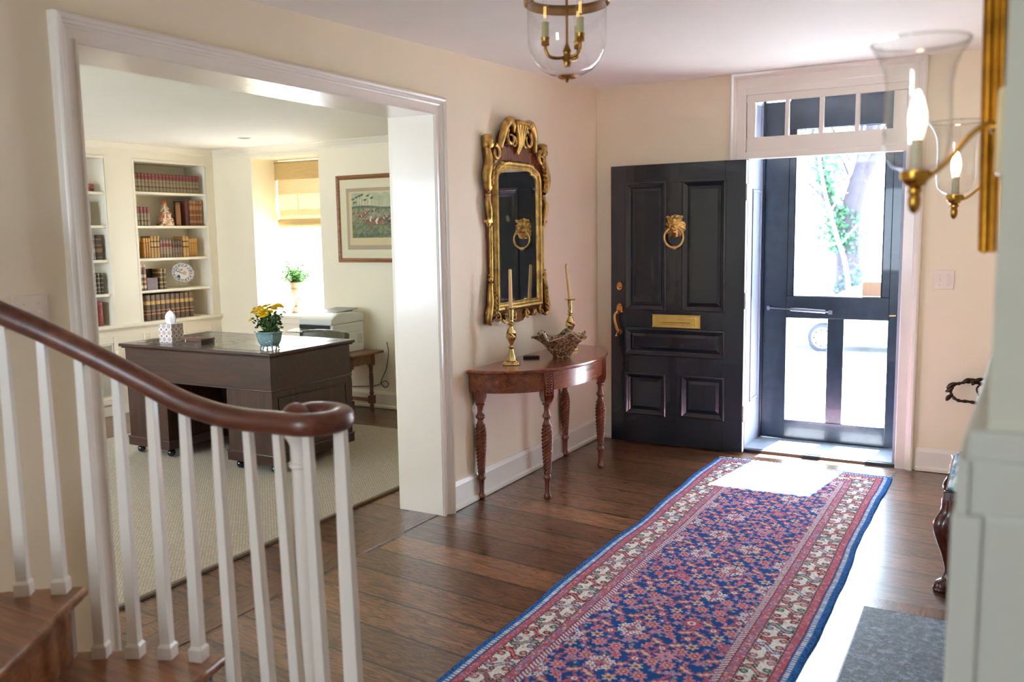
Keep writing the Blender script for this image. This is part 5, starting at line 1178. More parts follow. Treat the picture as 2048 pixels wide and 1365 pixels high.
for (x0, x1) in ((-BX, -BX + .40), (BX - .40, BX)):
    m = MB(); m.box(x0, x1, -BY, BY, .062, .538); pd = m.build('pedestal', deskw_z, dk, bevel=.003)
    m = MB(); m.box(x0 - .010, x1 + .010, -BY - .010, BY + .010, .062, .128); m.box(x0 - .014, x1 + .014, -BY - .014, BY + .014, .120, .130); m.build('plinth', deskw, pd, bevel=.004)
    for x in (x0 + .045, x1 - .045):
        for y in (-BY + .05, BY - .05):
            c = MB(); c.ball((x, y, .028), (.028, .028, .028), 14, 10); c.lathe([(.016, .05), (.02, .058), (.02, .066)], 12, (x, y, 0)); c.build('castor', paint('black_castor', '#101318', .2, .1, 0, 3, .4), pd)
xs_ = BX + .001
m = MB()
for q in ((-BY + .055, BY - .055, .485, .492), (-BY + .055, BY - .055, .185, .192), (-BY + .055, -BY + .062, .185, .492), (BY - .062, BY - .055, .185, .492)): m.box(BX - .002, BX + .006, *q)
m.build('end_panel_moulding', deskw_z, dk, bevel=.002)
m = MB()
for x in (BX - .35, BX - .18): m.ball((x, -BY - .0, .70), .004)
m.ball((BX + .0, -.02, .735), (.003, .004, .006)); m.build('keyhole', darkst, dk)
m = MB(); m.box(-BX + .40, BX - .40, .10, .115, .062, .538); m.build('modesty_panel', deskw, dk)
DT = .8035
# tissue box cover
tc_ = NT('tile_pattern'); v = tc_.coord('Object')
def star_mat(t, v):
    sp = t.n('ShaderNodeSeparateXYZ'); t.l(v, sp.inputs[0]); S = 1 / .046
    ab = t.math('ADD', sp.outputs[0], sp.outputs[1]); u = t.math('SUBTRACT', t.math('FRACT', t.math('MULTIPLY', ab, S)), .5); w = t.math('SUBTRACT', t.math('FRACT', t.math('MULTIPLY', sp.outputs[2], S)), .5)
    r_ = t.math('SQRT', t.math('ADD', t.math('MULTIPLY', u, u), t.math('MULTIPLY', w, w))); an = t.math('ARCTAN2', w, u); pet = t.math('MULTIPLY', t.math('ADD', t.math('COSINE', t.math('MULTIPLY', an, 8.0)), .9), .22)
    star = t.math('LESS_THAN', r_, pet); inner = t.math('GREATER_THAN', r_, .07); star = t.math('MULTIPLY', star, inner)
    di = t.math('ADD', t.math('ABSOLUTE', t.math('SUBTRACT', t.math('ABSOLUTE', u), .5)), t.math('ABSOLUTE', t.math('SUBTRACT', t.math('ABSOLUTE', w), .5))); dia = t.math('LESS_THAN', di, .2)
    c = t.mix(star, srgb('#ddd9dc'), srgb('#8a3f28')); return t.mix(dia, c, srgb('#a8552c'))
tc_.set(Base_Color=star_mat(tc_, v), Roughness=.3)
tb2 = thing('tissue_box', 'star-patterned tissue box cover with a white tissue on the left end of the desk', 'tissue box', (-5.115, 4.215, DT), .12)
m = MB(); m.box(-.058, .058, -.058, .058, 0, .130); m.build('box_cover', tc_.m, tb2, bevel=.003)
m = MB(); r = random.Random(2)
m.grid(40, 14, lambda u, w: ((.026 + .016 * math.sin(PI * min(1, w * .9 + .1)) ** .6) * math.cos(2 * PI * u) * (1 + .10 * math.sin(6 * PI * u + 2 * w)) * (1 - w ** 6), (.016 + .010 * math.sin(PI * min(1, w * .9 + .1))) * math.sin(2 * PI * u) * (1 + .15 * math.sin(10 * PI * u + 3 * w)) * (1 - w ** 6), .126 + .092 * w + .006 * math.sin(4 * PI * u + 1) * w))
m.build('tissue', paint('tissue_paper', '#f2f1f6', .9, .02, .2, 20), tb2)
wb = thing('wooden_keepsake_box', 'flat dark red wooden box lying on the desk between tissues and flowers', 'box', (-4.835, 4.205, DT), .10)
m = MB(); m.box(-.085, .085, -.065, .065, 0, .024); m.build('box_body', deskw, wb, bevel=.002)
m = MB(); m.box(-.087, .087, -.067, .067, .0255, .040); m.box(-.060, .060, -.042, .042, .040, .042); m.build('lid', wood('red_box_lid', '#3a1412', '#6b2e26', 'X', .2, 2, .6), wb, bevel=.002)
MB().box(-.052, -.044, -.070, -.066, .016, .034).build('clasp', brass, wb)
# potted chrysanthemum
pt = thing('potted_chrysanthemum', 'yellow chrysanthemum in a pale blue footed planter on the desk', 'potted plant', (-4.155, 4.19, DT + .0035))
t = NT('blue_celadon'); v = t.coord('Object'); br1 = t.ramp(t.noise(v, 75, 2), [(.62, (0, 0, 0, 1)), (.66, (1, 1, 1, 1))]); s1 = t.n('ShaderNodeSeparateColor'); t.l(br1, s1.inputs[0]); reg = t.ramp(t.noise(v, 11, 1), [(.48, (0, 0, 0, 1)), (.55, (1, 1, 1, 1))]); s2 = t.n('ShaderNodeSeparateColor'); t.l(reg, s2.inputs[0])
t.set(Base_Color=t.mix(t.math('MULTIPLY', s1.outputs[0], s2.outputs[0]), srgb('#86a9b3'), srgb('#e8eef0')), Roughness=.15, Coat_Weight=.6)
m = MB(); hexr = lambda a, z: (math.cos(PI / 6) / math.cos(((a + PI / 6) % (PI / 3)) - PI / 6)) ** .8
m.lathe([(.046, .016), (.060, .022), (.074, .045), (.082, .075), (.084, .100), (.088, .104), (.098, .106), (.099, .112), (.092, .114), (.080, .112), (.076, .095), (.001, .095)], 48, rfun=hexr); m.build('pot', t.m, pt, ang=40)
for k in range(6):
    m = MB(); a = PI / 3 * k + PI / 6; m.tube([(.052 * math.cos(a), .052 * math.sin(a), .028), (.056 * math.cos(a), .056 * math.sin(a), .012), (.062 * math.cos(a), .062 * math.sin(a), .0)], [.010, .006, .005], 8); m.build('foot', t.m, pt)
ZM = .092
r = random.Random(11); pts_ = []; stems = MB()
for k in range(60):
    a = r.uniform(0, 6.28); q = r.uniform(0, 1) ** .5; z = r.uniform(.02, .135); x, y = .098 * q * math.cos(a) * (.6 + z * 3), .098 * q * math.sin(a) * (.6 + z * 3)
    for _ in range(7): pts_.append((x + r.gauss(0, .012), y + r.gauss(0, .012), z + ZM + r.gauss(0, .012)))
for k in range(22):
    a = r.uniform(0, 6.28); q = r.uniform(.1, 1); stems.tube([(0, 0, ZM), (.05 * q * math.cos(a), .05 * q * math.sin(a), ZM + .07), (.095 * q * math.cos(a), .095 * q * math.sin(a), ZM + .14)], .0018, 5)
stems.build('stem', paint('green_stem', '#4b6b34', .6, .1, 0), pt)
leafy('foliage', leafmat('mum_leaf', '#23461f', '#4a7a35', .15), pt, pts_, .030, 4, .32)
yel = paint('yellow_petal', '#f2cf12', .55, .12, 0, 60); yc = paint('flower_centre', '#c89a10', .7, .1, 0)
fl = [(-.07, -.045, .165), (-.03, -.075, .150), (.01, -.03, .182), (.045, .02, .180), (-.05, -.02, .175), (.075, -.02, .170), (-.095, -.04, .14), (.02, -.075, .155), (-.005, .02, .185), (-.085, -.03, .150), (-.045, -.05, .158), (-.01, -.06, .165), (.03, -.055, .158), (.062, -.045, .150), (-.06, .01, .168), (-.02, .0, .175), (.02, .01, .172), (.055, .0, .165), (.088, -.005, .185), (.070, .03, .188), (.0, .05, .165), (-.04, .05, .160), (.035, -.08, .128), (.05, -.075, .135), (-.075, -.072, .095), (.015, -.085, .140), (.095, .02, .178), (-.10, .0, .145)]
for i, (x, y, z) in enumerate(fl):
    m = MB(); d0 = Vector((x * .8, y * .9 - .25 * .1, .16)).normalized(); Q = d0.to_track_quat('Z', 'Y').to_matrix().to_4x4(); m.M = Matrix.Translation((x, y, z + ZM)) @ Q; sz = .024
    for ring, (rr, el, n_) in enumerate(((1.15, .1, 14), (.9, .5, 12), (.6, .9, 9))):
        for k in range(n_):
            a = 2 * PI * (k + ring * .5) / n_; dx, dy = math.cos(a), math.sin(a); L = sz * rr; p0 = m.v((dx * .003, dy * .003, .002)); p1 = m.v((dx * L * .6 * math.cos(el) - dy * .0052, dy * L * .6 * math.cos(el) + dx * .0052, .002 + L * .6 * math.sin(el))); p2 = m.v((dx * L * math.cos(el), dy * L * math.cos(el), .002 + L * math.sin(el) * 1.0)); p3 = m.v((dx * L * .6 * math.cos(el) + dy * .0052, dy * L * .6 * math.cos(el) - dx * .0052, .002 + L * .6 * math.sin(el))); m._f([p0, p1, p2, p3])
    m.ball((0, 0, .004), .004, 8, 6); m.build('flower_head', yel, pt, smooth=False)
# ---- desk chair
dc = thing('leather_desk_chair', 'dark green leather chair pushed in at the far side of the desk', 'chair', (-4.60, 5.135, .0))
lg = NT('dark_green_leather'); v = lg.coord('Object'); lg.set(Base_Color=lg.ramp(lg.noise(v, 6, 4), [(.3, srgb('#3a3a2c')), (.7, srgb('#5e5c46'))]), Roughness=.3, Coat_Weight=.2); lg.bump(lg.noise(v, 160, 3), .2, .001)
m = MB(); m.grid(16, 8, lambda u, w: (lerp(-.225, .225, u), .05 + .05 * w + .035 * (1 - (2 * u - 1) ** 2), lerp(.56, .79 + .012 * (1 - (2 * u - 1) ** 2), w))); m.build('backrest', lg.m, dc, solid=.055, bevel=.015)
m = MB(); m.box(-.24, .24, -.28, .12, .42, .49); m.build('seat', lg.m, dc, bevel=.02)
for sx in (-1, 1):
    for sy, yy in ((-1, -.26), (1, .09)): m = MB(); m.tube([(sx * .20, yy, .43), (sx * .21, yy + sy * .02, .014)], [.022, .015], 10); m.build('leg', deskw_z, dc)
    m = MB(); m.tube([(sx * .21, .09, .45), (sx * .215, .10, .62)], .016, 8); m.build('back_post', deskw_z, dc)
m = MB()
for k in range(16): m.ball((lerp(-.228, .228, k / 15), .028 + .035 * (1 - (2 * k / 15 - 1) ** 2), .788 + .012 * (1 - (2 * k / 15 - 1) ** 2)), .004, 6, 4)
m.build('nail_trim', brass_ant, dc)
# ---- printer stand and printer
ps = thing('printer_table', 'narrow oak side table with turned legs against the study wall', 'side table', (-5.08, 5.91, 0))
oak = wood('side_table_oak', '#4f2d17', '#8a5a30', 'X', .35, 1.2, .3); oakz = wood('side_table_oak_upright', '#3d2112', '#6e4325', 'Z', .35, 1.2, .3)
m = MB(); m.box(-.36, .36, -.215, .215, .508, .530); m.build('tabletop', oak, ps, bevel=.005)
m = MB(); m.box(-.29, .29, -.17, .17, .42, .509); m.build('apron', oak, ps)
for sx in (-1, 1):
    for sy in (-1, 1):
        m = MB(); x, y = sx * .265, sy * .145; m.box(x - .026, x + .026, y - .026, y + .026, .40, .509); m.box(x - .024, x + .024, y - .024, y + .024, .06, .13); m.lathe([(.020, .13), (.014, .14), (.022, .155), (.016, .17), (.018, .24), (.020, .30), (.015, .31), (.021, .32), (.015, .33), (.018, .38), (.023, .39), (.018, .40)], 16, (x, y, 0)); m.lathe([(.016, 0), (.020, .02), (.018, .05), (.014, .06)], 14, (x, y, 0)); m.build('leg', oakz, ps, ang=40)
m = MB(); m.box(-.27, .27, -.155, -.135, .075, .105).box(-.27, .27, .135, .155, .075, .105); m.build('stretcher', oak, ps)
pr_ = thing('office_printer', 'white and black multifunction printer on the side table under the window', 'printer', (-5.085, 5.865, .530))
wp = paint('printer_white', '#dfe1dc', .4, .02, 0); dp = paint('printer_black', '#24262b', .35, .1, 0)
m = MB(); m.box(-.17, .19, -.20, .21, .0, .255); m.build('body', wp, pr_, bevel=.008)
m = MB(); m.box(-.172, .165, -.206, -.195, .085, .25); m.build('front_panel', dp, pr_, bevel=.002)
m = MB(); m.box(-.06, .13, -.208, -.200, .10, .18); m.build('tray_slot', paint('slot_black', '#08080a', .6, .1, 0), pr_)
m = MB(); m.prism([(-.215, .252), (.215, .262), (.215, .330), (.05, .345), (-.12, .350), (-.215, .300)], -.165, .192, 'X'); m.build('scanner_lid', wp, pr_, bevel=.008)
m = MB(); m.prism([(-.08, .346), (-.08, .352), (.20, .372), (.20, .366)], -.10, .14, 'X').prism([(.0, .34), (.0, .350), (.19, .350), (.19, .34)], -.05, .09, 'X'); m.build('feeder_tray', paint('feeder_grey', '#8f9692', .4, .05, 0), pr_, bevel=.002)
m = MB(); m.prism([(-.215, .215), (-.215, .222), (-.345, .205), (-.345, .198)], -.20, -.02, 'X'); m.build('control_panel', paint('panel_grey', '#3f484d', .3, .05, 0), pr_, bevel=.002)
m = MB()
for k in range(9):
    for j in range(6): m.box(.189, .1915, .12 + j * .012, .128 + j * .012, .07 + k * .009, .0745 + k * .009)
m.build('vent_grille', paint('vent_grey', '#a8aca8', .5, .05, 0), pr_)
m = MB(); m.box(.1895, .191, -.195, .205, .175, .178).box(.1895, .191, -.195, .205, .225, .2265); m.build('seam', paint('seam_grey', '#b9bcb8', .5, .02, 0), pr_)
cd = MB(); cd.tube(spline([(-4.70, 6.145, .60), (-4.69, 6.15, .50), (-4.72, 6.15, .36), (-4.78, 6.15, .24), (-4.74, 6.15, .19), (-4.70, 6.15, .22), (-4.74, 6.15, .25), (-4.85, 6.15, .20), (-5.15, 6.15, .17)], 6), .0035, 6)
tag(cd.build('power_cord', darkst), 'thin dark cord hanging in a loop behind the side table', 'cord')
# recessed ceiling light
m = MB(); m.lathe([(.055, 2.3645), (.055, 2.361), (.042, 2.361), (.040, 2.3645)], 28, (-5.68, 5.55, 0)); rl = m.build('recessed_ceiling_light', trimw); tag(rl, 'small round recessed light trim in the study ceiling', 'ceiling light')
# ================================================================ RUNNER RUG
RX0, RX1, RYF, RYN = -1.640, -.548, 5.725, 1.98
K = .0042; nx, ny = int((RX1 - RX0) / K) + 1, int((RYF - RYN) / K) + 1
Xr, Yr = np.meshgrid(np.arange(nx) * K, np.arange(ny) * K)       # x across, y from far end
Wd = (nx - 1) * K; Cr = np.zeros((ny, nx, 3)); rs = np.random.RandomState(12)
P_ = {k: hexc(v) for k, v in dict(navy='#1a4c94', blue='#3a7cc8', rose='#c5697a', pink='#dc98a4', red='#a83a44', white='#f7f4f0', cream='#dccbb4', green='#5f8a84', lilac='#9a94c4', wine='#6e2a3a', black='#2c2630').items()}
def put(mask, col): Cr[mask] = P_[col]
Cr[:] = P_['navy']
cx_r = Wd / 2; U = Xr - cx_r; Hf = .285         # field half-width
# ---- field: lattice of blossoms, leaves and stars
pu, pv = .19, .30
def flower(u0, v0, R, n, petal, core, outline='navy', rot=0., q=.32):
    R = R * 1.28; du, dv = U - u0, Yr - v0; m_ = (abs(du) < R * 1.5) & (abs(dv) < R * 1.5); r_ = np.hypot(du, dv); a_ = np.arctan2(dv, du) + rot
    e = R * (1 - q + q * np.cos(n * a_)); put(m_ & (r_ < e + .005), outline); put(m_ & (r_ < e), petal); put(m_ & (r_ < R * .36), core[0]); put(m_ & (r_ < R * .18), core[1])
def lin(u0, v0, u1, v1, w, col):
    dx, dy = u1 - u0, v1 - v0; L = dx * dx + dy * dy; x0_, x1_ = min(u0, u1) - w, max(u0, u1) + w; y0_, y1_ = min(v0, v1) - w, max(v0, v1) + w; m_ = (U > x0_) & (U < x1_) & (Yr > y0_) & (Yr < y1_); tt = np.clip(((U - u0) * dx + (Yr - v0) * dy) / L, 0, 1); put(m_ & (np.hypot(U - u0 - tt * dx, Yr - v0 - tt * dy) < w), col)
def leaf_(u0, v0, L, Wl, ang, col, inner, bend=.0):
    L *= 1.15; Wl *= 1.3
    c, s_ = math.cos(ang), math.sin(ang); du, dv = U - u0, Yr - v0; m_ = (abs(du) < L) & (abs(dv) < L); a_ = du * c + dv * s_; b_ = -du * s_ + dv * c - bend * (1 - (a_ / L * 2) ** 2)
    e = Wl * np.clip(1 - (a_ / (L / 2)) ** 2, 0, 1) * (1 + .35 * np.sign(np.sin(a_ * 260))); put(m_ & (abs(b_) < e + .004) & (abs(a_) < L / 2), 'navy'); put(m_ & (abs(b_) < e) & (abs(a_) < L / 2), col); put(m_ & (abs(b_) < e * .4) & (abs(a_) < L / 2 * .7), inner)
rows_ = int(4.0 / pv) + 2
du, dv = .064, .056
for j in range(-1, int(4.0 / dv) + 1):
    for i in range(-6, 7):
        u0 = (i + .5 * (j % 2)) * du; v0 = j * dv; k = (i * 5 + j * 7) % 9; jit = rs.uniform(-.006, .006, 2)
        lin(u0, v0, u0 + du * .5, v0 + dv, .0065, ('rose', 'pink')[(i + j) % 2]) if (i + j) % 3 else None
        if (i + 2 * (j // 2)) % 3 == 0: lin(u0, v0, u0 - du * .5, v0 + dv, .007, 'rose')
for j in range(-1, int(4.0 / dv) + 1):
    for i in range(-6, 7):
        u0 = (i + .5 * (j % 2)) * du + rs.uniform(-.006, .006); v0 = j * dv + rs.uniform(-.005, .005); k = (i * 5 + j * 7) % 9
        if k in (0, 5): flower(u0, v0, .026, 8, 'pink', ('red', 'cream'), q=.2)
        elif k in (1, 6): leaf_(u0, v0, .070, .0125, .55 * (1 if (i + j) % 2 else -1), 'rose', 'cream', .010)
        elif k == 2: flower(u0, v0, .022, 6, 'cream', ('rose', 'wine'), q=.25)
        elif k == 3: leaf_(u0, v0, .066, .011, -.35, 'pink', 'lilac', -.008); flower(u0 + .02, v0 + .018, .010, 4, 'green', ('cream', 'red'))
        elif k == 4: flower(u0, v0, .024, 5, 'rose', ('white', 'red'), rot=j, q=.3)
        elif k == 7: flower(u0 - .012, v0, .014, 5, 'lilac', ('pink', 'white'), q=.3); flower(u0 + .014, v0 + .006, .013, 5, 'rose', ('cream', 'red'), q=.3)
        else: leaf_(u0, v0, .060, .0125, 1.0 * (1 if i % 2 else -1), 'pink', 'rose', .006)
for j in range(-1, rows_):
    for i in (-1, 0, 1, 2):
        u0 = (i - .5) * pu; v0 = j * pv + (.15 if i % 2 else 0); k = (i * 7 + j * 3) % 5
        if k in (0, 2, 3):
            for (a, b) in ((-.030, -.020), (.030, -.020), (-.030, .020), (.030, .020), (0, -.042), (0, .042)): flower(u0 + a, v0 + b, .0165, 6, 'white', ('rose', 'white'), q=.25)
            lin(u0 - .03, v0, u0 + .03, v0, .006, 'rose'); lin(u0, v0 - .05, u0, v0 + .05, .005, 'rose')
        else: flower(u0, v0, .036, 8, ('pink', 'rose')[k % 2], (('white', 'red'), ('pink', 'blue'), ('lilac', 'wine'))[(j + i) % 3], q=.22)
# ---- borders: distance from nearest side / far end
dS = Hf - abs(U); dE = np.minimum(Yr - .255, (RYF - RYN) - .255 - Yr); B = np.minimum(dS, dE); off = -B          # >0 outside the field
T = np.where(dS < dE, Yr, U)                                                    # running coordinate
def band(a, b): return (off >= a) & (off < b)
m_ = band(0, .022); Cr[m_] = P_['navy']; ph = np.mod(T + off * .8, .020); put(m_ & (ph < .008), 'white'); put(m_ & (ph > .013), 'rose')
m_ = band(.022, .028); put(m_, 'wine'); m_ = band(.028, .060); put(m_, 'rose'); sp_ = rs.rand(ny // 2 + 1, nx // 2 + 1).repeat(2, 0).repeat(2, 1)[:ny, :nx]; put(m_ & (sp_ > .72), 'lilac'); put(m_ & (sp_ < .10), 'cream'); put(band(.060, .065), 'wine')
m_ = band(.065, .176); Cr[m_] = P_['white']; o2 = off - .1205; per = .092; ti = np.floor(T / per).astype(int); tt = T - (ti + .5) * per; sy_ = np.where(ti % 2 == 0, 1, -1)
xx = o2 * sy_
curve = .024 * np.sin(xx / .045 * 2.4); dcur = abs(tt - curve)
main = (dcur < .0125) & (abs(xx) < .047); cols3 = np.array([P_['rose'], P_['pink'], P_['green'], P_['red'], P_['lilac'], P_['rose']]); inner_c = np.array([P_['cream'], P_['red'], P_['cream'], P_['pink'], P_['white'], P_['green']])
put(m_ & (dcur < .0158) & (abs(xx) < .050), 'black'); mm = m_ & main; Cr[mm] = cols3[ti[mm] % 6]; mm = m_ & (dcur < .0042) & (abs(xx) < .036); Cr[mm] = inner_c[ti[mm] % 6]
for (a, b, R) in ((.036, -.018, .0125), (-.036, .018, .0125), (.010, .036, .008), (-.010, -.036, .008), (.026, .012, .006), (-.026, -.012, .006)):
    d = np.hypot(xx - a, tt - b); put(m_ & (d < R + .0035) & (d > R), 'black'); mm = m_ & (d < R); Cr[mm] = cols3[(ti[mm] + 2) % 6]; put(m_ & (d < R * .4), 'cream')
put(m_ & (abs(abs(o2) - .0525) < .0025) & (np.mod(T, .014) < .009), 'black'); put(m_ & (sp_ > .955), 'pink')
put(band(.176, .181), 'wine'); m_ = band(.181, .214); put(m_, 'rose'); put(m_ & (sp_ > .8), 'pink'); put(m_ & (sp_ < .08), 'lilac'); put(band(.210, .214), 'wine')
m_ = band(.214, .236); put(m_, 'blue'); put(m_ & (np.mod(T, .016) < .009) & (off > .218) & (off < .232), 'white'); put(band(.236, .40), 'navy'); m_ = band(.236, .40); put(m_ & (rs.rand(ny, nx) > .55), 'blue')
Cr = np.clip(Cr * (.86 + .24 * rs.rand(ny, nx, 1)) * (1 - .06 * (smooth_noise(Cr.shape[:2], 40)[..., None])), 0, 1)
Crl = np.where(Cr <= .04045, Cr / 12.92, ((Cr + .055) / 1.055) ** 2.4)
edge = np.clip(abs(U) / (Wd / 2), 0, 1) ** 4; wob = .008 * np.sin(Yr * 3.3 + 1) + .003 * np.sin(Yr * 8.3) + .0012 * np.sin(Yr * 21)
Xw = RX0 + Xr + np.where(U > 0, wob, .7 * (.010 * np.sin(Yr * 4.3 + 2) + .006 * np.sin(Yr * 9.7))) * edge + .0016 * (rs.rand(ny, 1) - .5) * edge
# far edge runs slightly askew
Yw = RYF - Yr - .035 * (Xr / Wd) * np.clip(1 - Yr / .6, 0, 1)
Zw = .0085 + .0014 * np.sin(Yr * 7 + Xr * 3) + .0022 * np.sin(Yr * 3.1 - Xr * 5) * edge + .0005 * rs.rand(ny, nx); Zw[:, 0] = .001; Zw[:, -1] = .001; Zw[0] = .002; Zw[-1] = .001
rug = thing('runner_rug', 'long navy and rose oriental runner rug with white vine borders and blue edges', 'rug', (0, 0, 0))
V = np.stack([Xw, Yw, Zw], -1); grid_mesh('pile', V, nx, ny, Crl, attr_mat('rug_wool', rough=.95, fuzz=.6, spec=.15), rug)
m = MB(); r = random.Random(9)
for k in range(150):
    x = RX0 + .02 + (RX1 - RX0 - .04) * k / 149; y = RYF - .035 * (x - RX0) / Wd; L = r.uniform(.018, .045); dx = r.gauss(0, .010)
    m.tube([(x, y - .004, .006), (x + dx * .5, y + L * .5, .010), (x + dx, y + L, .003)], [.0028, .002, .0012], 5)
tag(m.build('fringe', paint('rug_fringe', '#ddd6cf', .9, .1, 0), rug), None, None, None, 'stuff')
# ================================================================ OUTDOORS
GZ = -1.15
conc = paint('pale_concrete', '#b9bcc0', .7, .12, .1, 3)
struct(MB().box(-40, 40, 6.75, 60, GZ - .1, GZ).build('driveway', conc, smooth=False), 'pale concrete drive outside the front door', 'driveway')
m = MB()
for k in range(6): m.box(-2.2, .2, 6.7, 7.6 + .32 * k, GZ, -.03 - .19 * k - .0)
struct(m.build('door_steps', conc), 'pale stone steps outside the front door', 'steps')
# parked car, side on
car = thing('parked_car', 'silver car parked side-on across the drive, seen through the lower door panes', 'car', (-2.55, 20.0, GZ))
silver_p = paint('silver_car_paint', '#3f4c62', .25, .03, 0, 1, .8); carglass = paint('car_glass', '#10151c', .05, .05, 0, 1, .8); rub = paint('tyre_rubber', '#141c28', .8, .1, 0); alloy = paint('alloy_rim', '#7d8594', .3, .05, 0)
body = [(-2.25, .30), (-2.28, .55), (-2.15, .72), (-1.35, .88), (-.75, 1.20), (-.3, 1.42), (.6, 1.46), (1.35, 1.30), (1.9, 1.02), (2.25, .95), (2.32, .60), (2.25, .28)]
def wheel_cut(cx2): return [(cx2 + .36 * math.cos(a), .31 + .36 * math.sin(a)) for a in [PI - PI * i / 12 - .0 for i in range(13)]]
poly = body[:] + [(1.72, .22)] + [(x, z) for x, z in wheel_cut(1.36)[::-1]] + [(1.0, .2), (-.5, .2)] + [(x, z) for x, z in wheel_cut(-.87)[::-1]] + [(-1.25, .24)]
m = MB(); m.prism(poly, 0, 1.7, 'Y'); m.build('car_body', silver_p, car, bevel=.03)
m = MB(); m.prism([(-.62, 1.16), (-.22, 1.36), (.30, 1.39), (.30, .98), (-.62, .95)], -.012, .01, 'Y'); m.prism([(.38, 1.39), (.75, 1.38), (1.30, 1.22), (1.45, 1.02), (.38, .98)], -.012, .01, 'Y'); m.build('side_window', carglass, car)
for cx2 in (-.87, 1.36):
    m = MB(); m.M = Matrix.Translation((cx2, .02, .31)) @ Matrix.Rotation(PI / 2, 4, 'X'); m.lathe([(.21, -.18), (.30, -.18), (.325, -.15), (.325, -.02), (.30, .01), (.225, .012), (.215, -.01), (.20, -.05), (.001, -.05)], 40, cap=False); w_ = m.build('tyre', rub, car)
    m = MB(); m.M = Matrix.Translation((cx2, .02, .31)) @ Matrix.Rotation(PI / 2, 4, 'X'); m.lathe([(.205, -.02), (.205, .010), (.228, .014)], 40, cap=False)
    for k in range(9):
        a = 2 * PI * k / 9; c, s_ = math.cos(a), math.sin(a); m.prism([(c * .04 - s_ * .03, s_ * .04 + c * .03), (c * .20 - s_ * .045, s_ * .20 + c * .045), (c * .20 + s_ * .045, s_ * .20 - c * .045), (c * .04 + s_ * .03, s_ * .04 - c * .03)], -.02, .006)
    m.lathe([(.05, .0), (.045, .015), (.001, .018)], 16); m.build('wheel_rim', alloy, w_)
# tree with ivy
bark = paint('pale_bark', '#26232e', .9, .25, .4, 8); ivy = leafmat('ivy_leaf', '#17402c', '#2f6a48', .2)
def bough(m, pts, r0, r1, n=6):
    P = spline(pts, n); m.tube(P, [lerp(r0, r1, i / (len(P) - 1)) for i in range(len(P))], 10)
tr_ = thing('ivy_covered_tree', 'big forked tree with ivy on its left bough beyond the drive', 'tree', (-3.95, 27, GZ))
m = MB(); bough(m, [(0, 0, 0), (.0, 0, 1.2), (-.05, 0, 2.3), (.05, 0, 3.3), (.30, .1, 4.4), (.55, .1, 5.6), (.8, 0, 7.5)], .42, .16)
bough(m, [(-.05, 0, 2.0), (-.35, 0, 2.9), (-.75, .1, 4.0), (-1.0, .1, 5.2), (-1.1, .1, 7)], .22, .10); bough(m, [(.25, .05, 4.0), (.7, 0, 4.7), (1.2, .1, 5.0), (2.0, .2, 5.4)], .16, .08); bough(m, [(-.1, -.2, 2.6), (-.4, -.3, 3.2), (-1.1, -.3, 4.0)], .07, .03)
for k in range(14):
    a = rs.uniform(-1.2, 1.2); bough(m, [(.3 + a * .3, 0, 4 + k * .2), (.6 + a, rs.uniform(-.5, .5), 4.8 + k * .25), (.8 + a * 1.9, rs.uniform(-1, 1), 5.2 + k * .3)], .05, .015, 3)
m.build('trunk', bark, tr_)
r = random.Random(21); pv_ = []
for k in range(900):
    t_ = r.random(); c = Vector((lerp(-.25, -1.05, t_), -.1, lerp(2.2, 6.0, t_))); pv_.append(c + Vector((r.gauss(0, .26), r.gauss(0, .25), r.gauss(0, .3))))
for k in range(260): pv_.append(Vector((r.gauss(-.1, .28), r.gauss(-.3, .12), r.uniform(2.0, 3.2))))
leafy('ivy', ivy, tr_, pv_, .16, 3, .45)
m2 = thing('bare_slim_tree', 'slim bare pale tree leaning in front of the ivy-covered one', 'tree', (-3.7, 24, GZ))
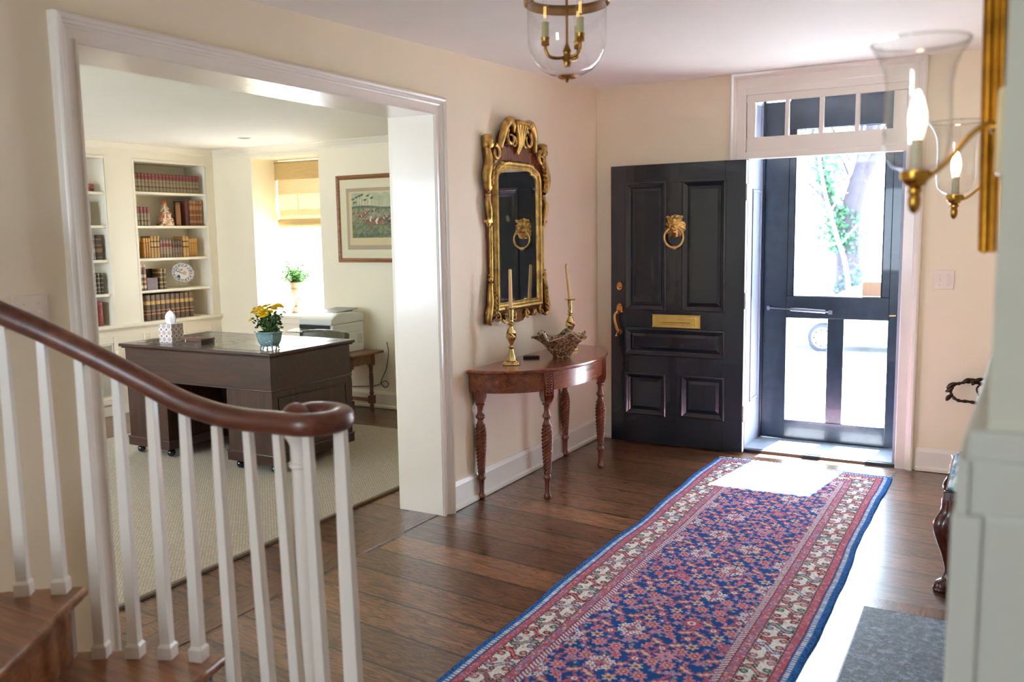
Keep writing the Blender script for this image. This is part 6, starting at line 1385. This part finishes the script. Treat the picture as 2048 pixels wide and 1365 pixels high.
m = MB(); bough(m, [(.3, 0, 0), (.15, 0, 1.6), (-.15, 0, 2.6), (-.5, 0, 3.9), (-.75, 0, 5.6)], .07, .03); bough(m, [(-.3, 0, 3.1), (.1, .1, 3.9), (.3, .1, 4.6)], .03, .012); bough(m, [(-.4, 0, 3.6), (-1.0, .1, 4.1), (-1.5, 0, 4.1)], .03, .01); bough(m, [(0, 0, 2.3), (.5, 0, 2.9), (.9, 0, 3.0), (1.4, 0, 2.7)], .025, .01)
m.build('trunk', paint('pale_smooth_bark', '#48444f', .8, .1, .1, 8), m2)
def shrub(label, loc, rx, rz, a, b, seed, n=500, size=.14):
    s = thing('garden_shrub', label, 'shrub', loc, 0, 'shrubs beyond the drive'); r = random.Random(seed); P = []
    for _ in range(n): d = Vector((r.gauss(0, 1), r.gauss(0, 1), abs(r.gauss(0, 1)))).normalized() * r.uniform(.7, 1); P.append((d.x * rx, d.y * rx * .6, d.z * rz + .1))
    m = MB()
    for k in range(12): m.tube([(0, 0, 0), (P[k * 7][0] * .5, P[k * 7][1] * .5, P[k * 7][2] * .5), P[k * 7]], [.02, .012, .005], 5)
    m.build('stem', bark, s); leafy('foliage', leafmat('shrub_leaf_%d' % seed, a, b, .3), s, P, size, seed + 1, .4)
shrub('grey-green shrub at the foot of the ivy-covered tree', (-3.5, 24.5, GZ), .55, 1.75, '#23343c', '#3f5a5e', 31)
shrub('pale shrub low at the left beyond the drive', (-5.6, 26, GZ), 1.1, 1.6, '#5b6e64', '#8a9c8c', 32, 600)
shrub('broad pale shrub at the right beyond the drive', (-1.9, 28, GZ), 1.3, 2.6, '#6a7a6c', '#93a394', 33, 700, .16)
shrub('tall pale hedge shrub at the left behind the trees', (-6.4, 31, GZ), 1.6, 3.8, '#5f7468', '#8b9e92', 34, 900, .2)
# low porch roof edge far right
ph_ = MB(); ph_.box(-3.4, .5, 30, 30.3, 1.95, 2.12).box(-3.4, .5, 30, 33, 2.12, 2.22).box(.2, .4, 30, 30.2, GZ, 2.0).box(-3.3, -3.1, 32.6, 32.8, GZ, 2.1).box(-3.3,.4,32.9,33.0,GZ,2.1)
tag(ph_.build('garden_shed', paint('shed_paint', '#73778a', .7, .05, .1)), 'open pale shed with a flat roof edge behind the trees at the right', 'shed')
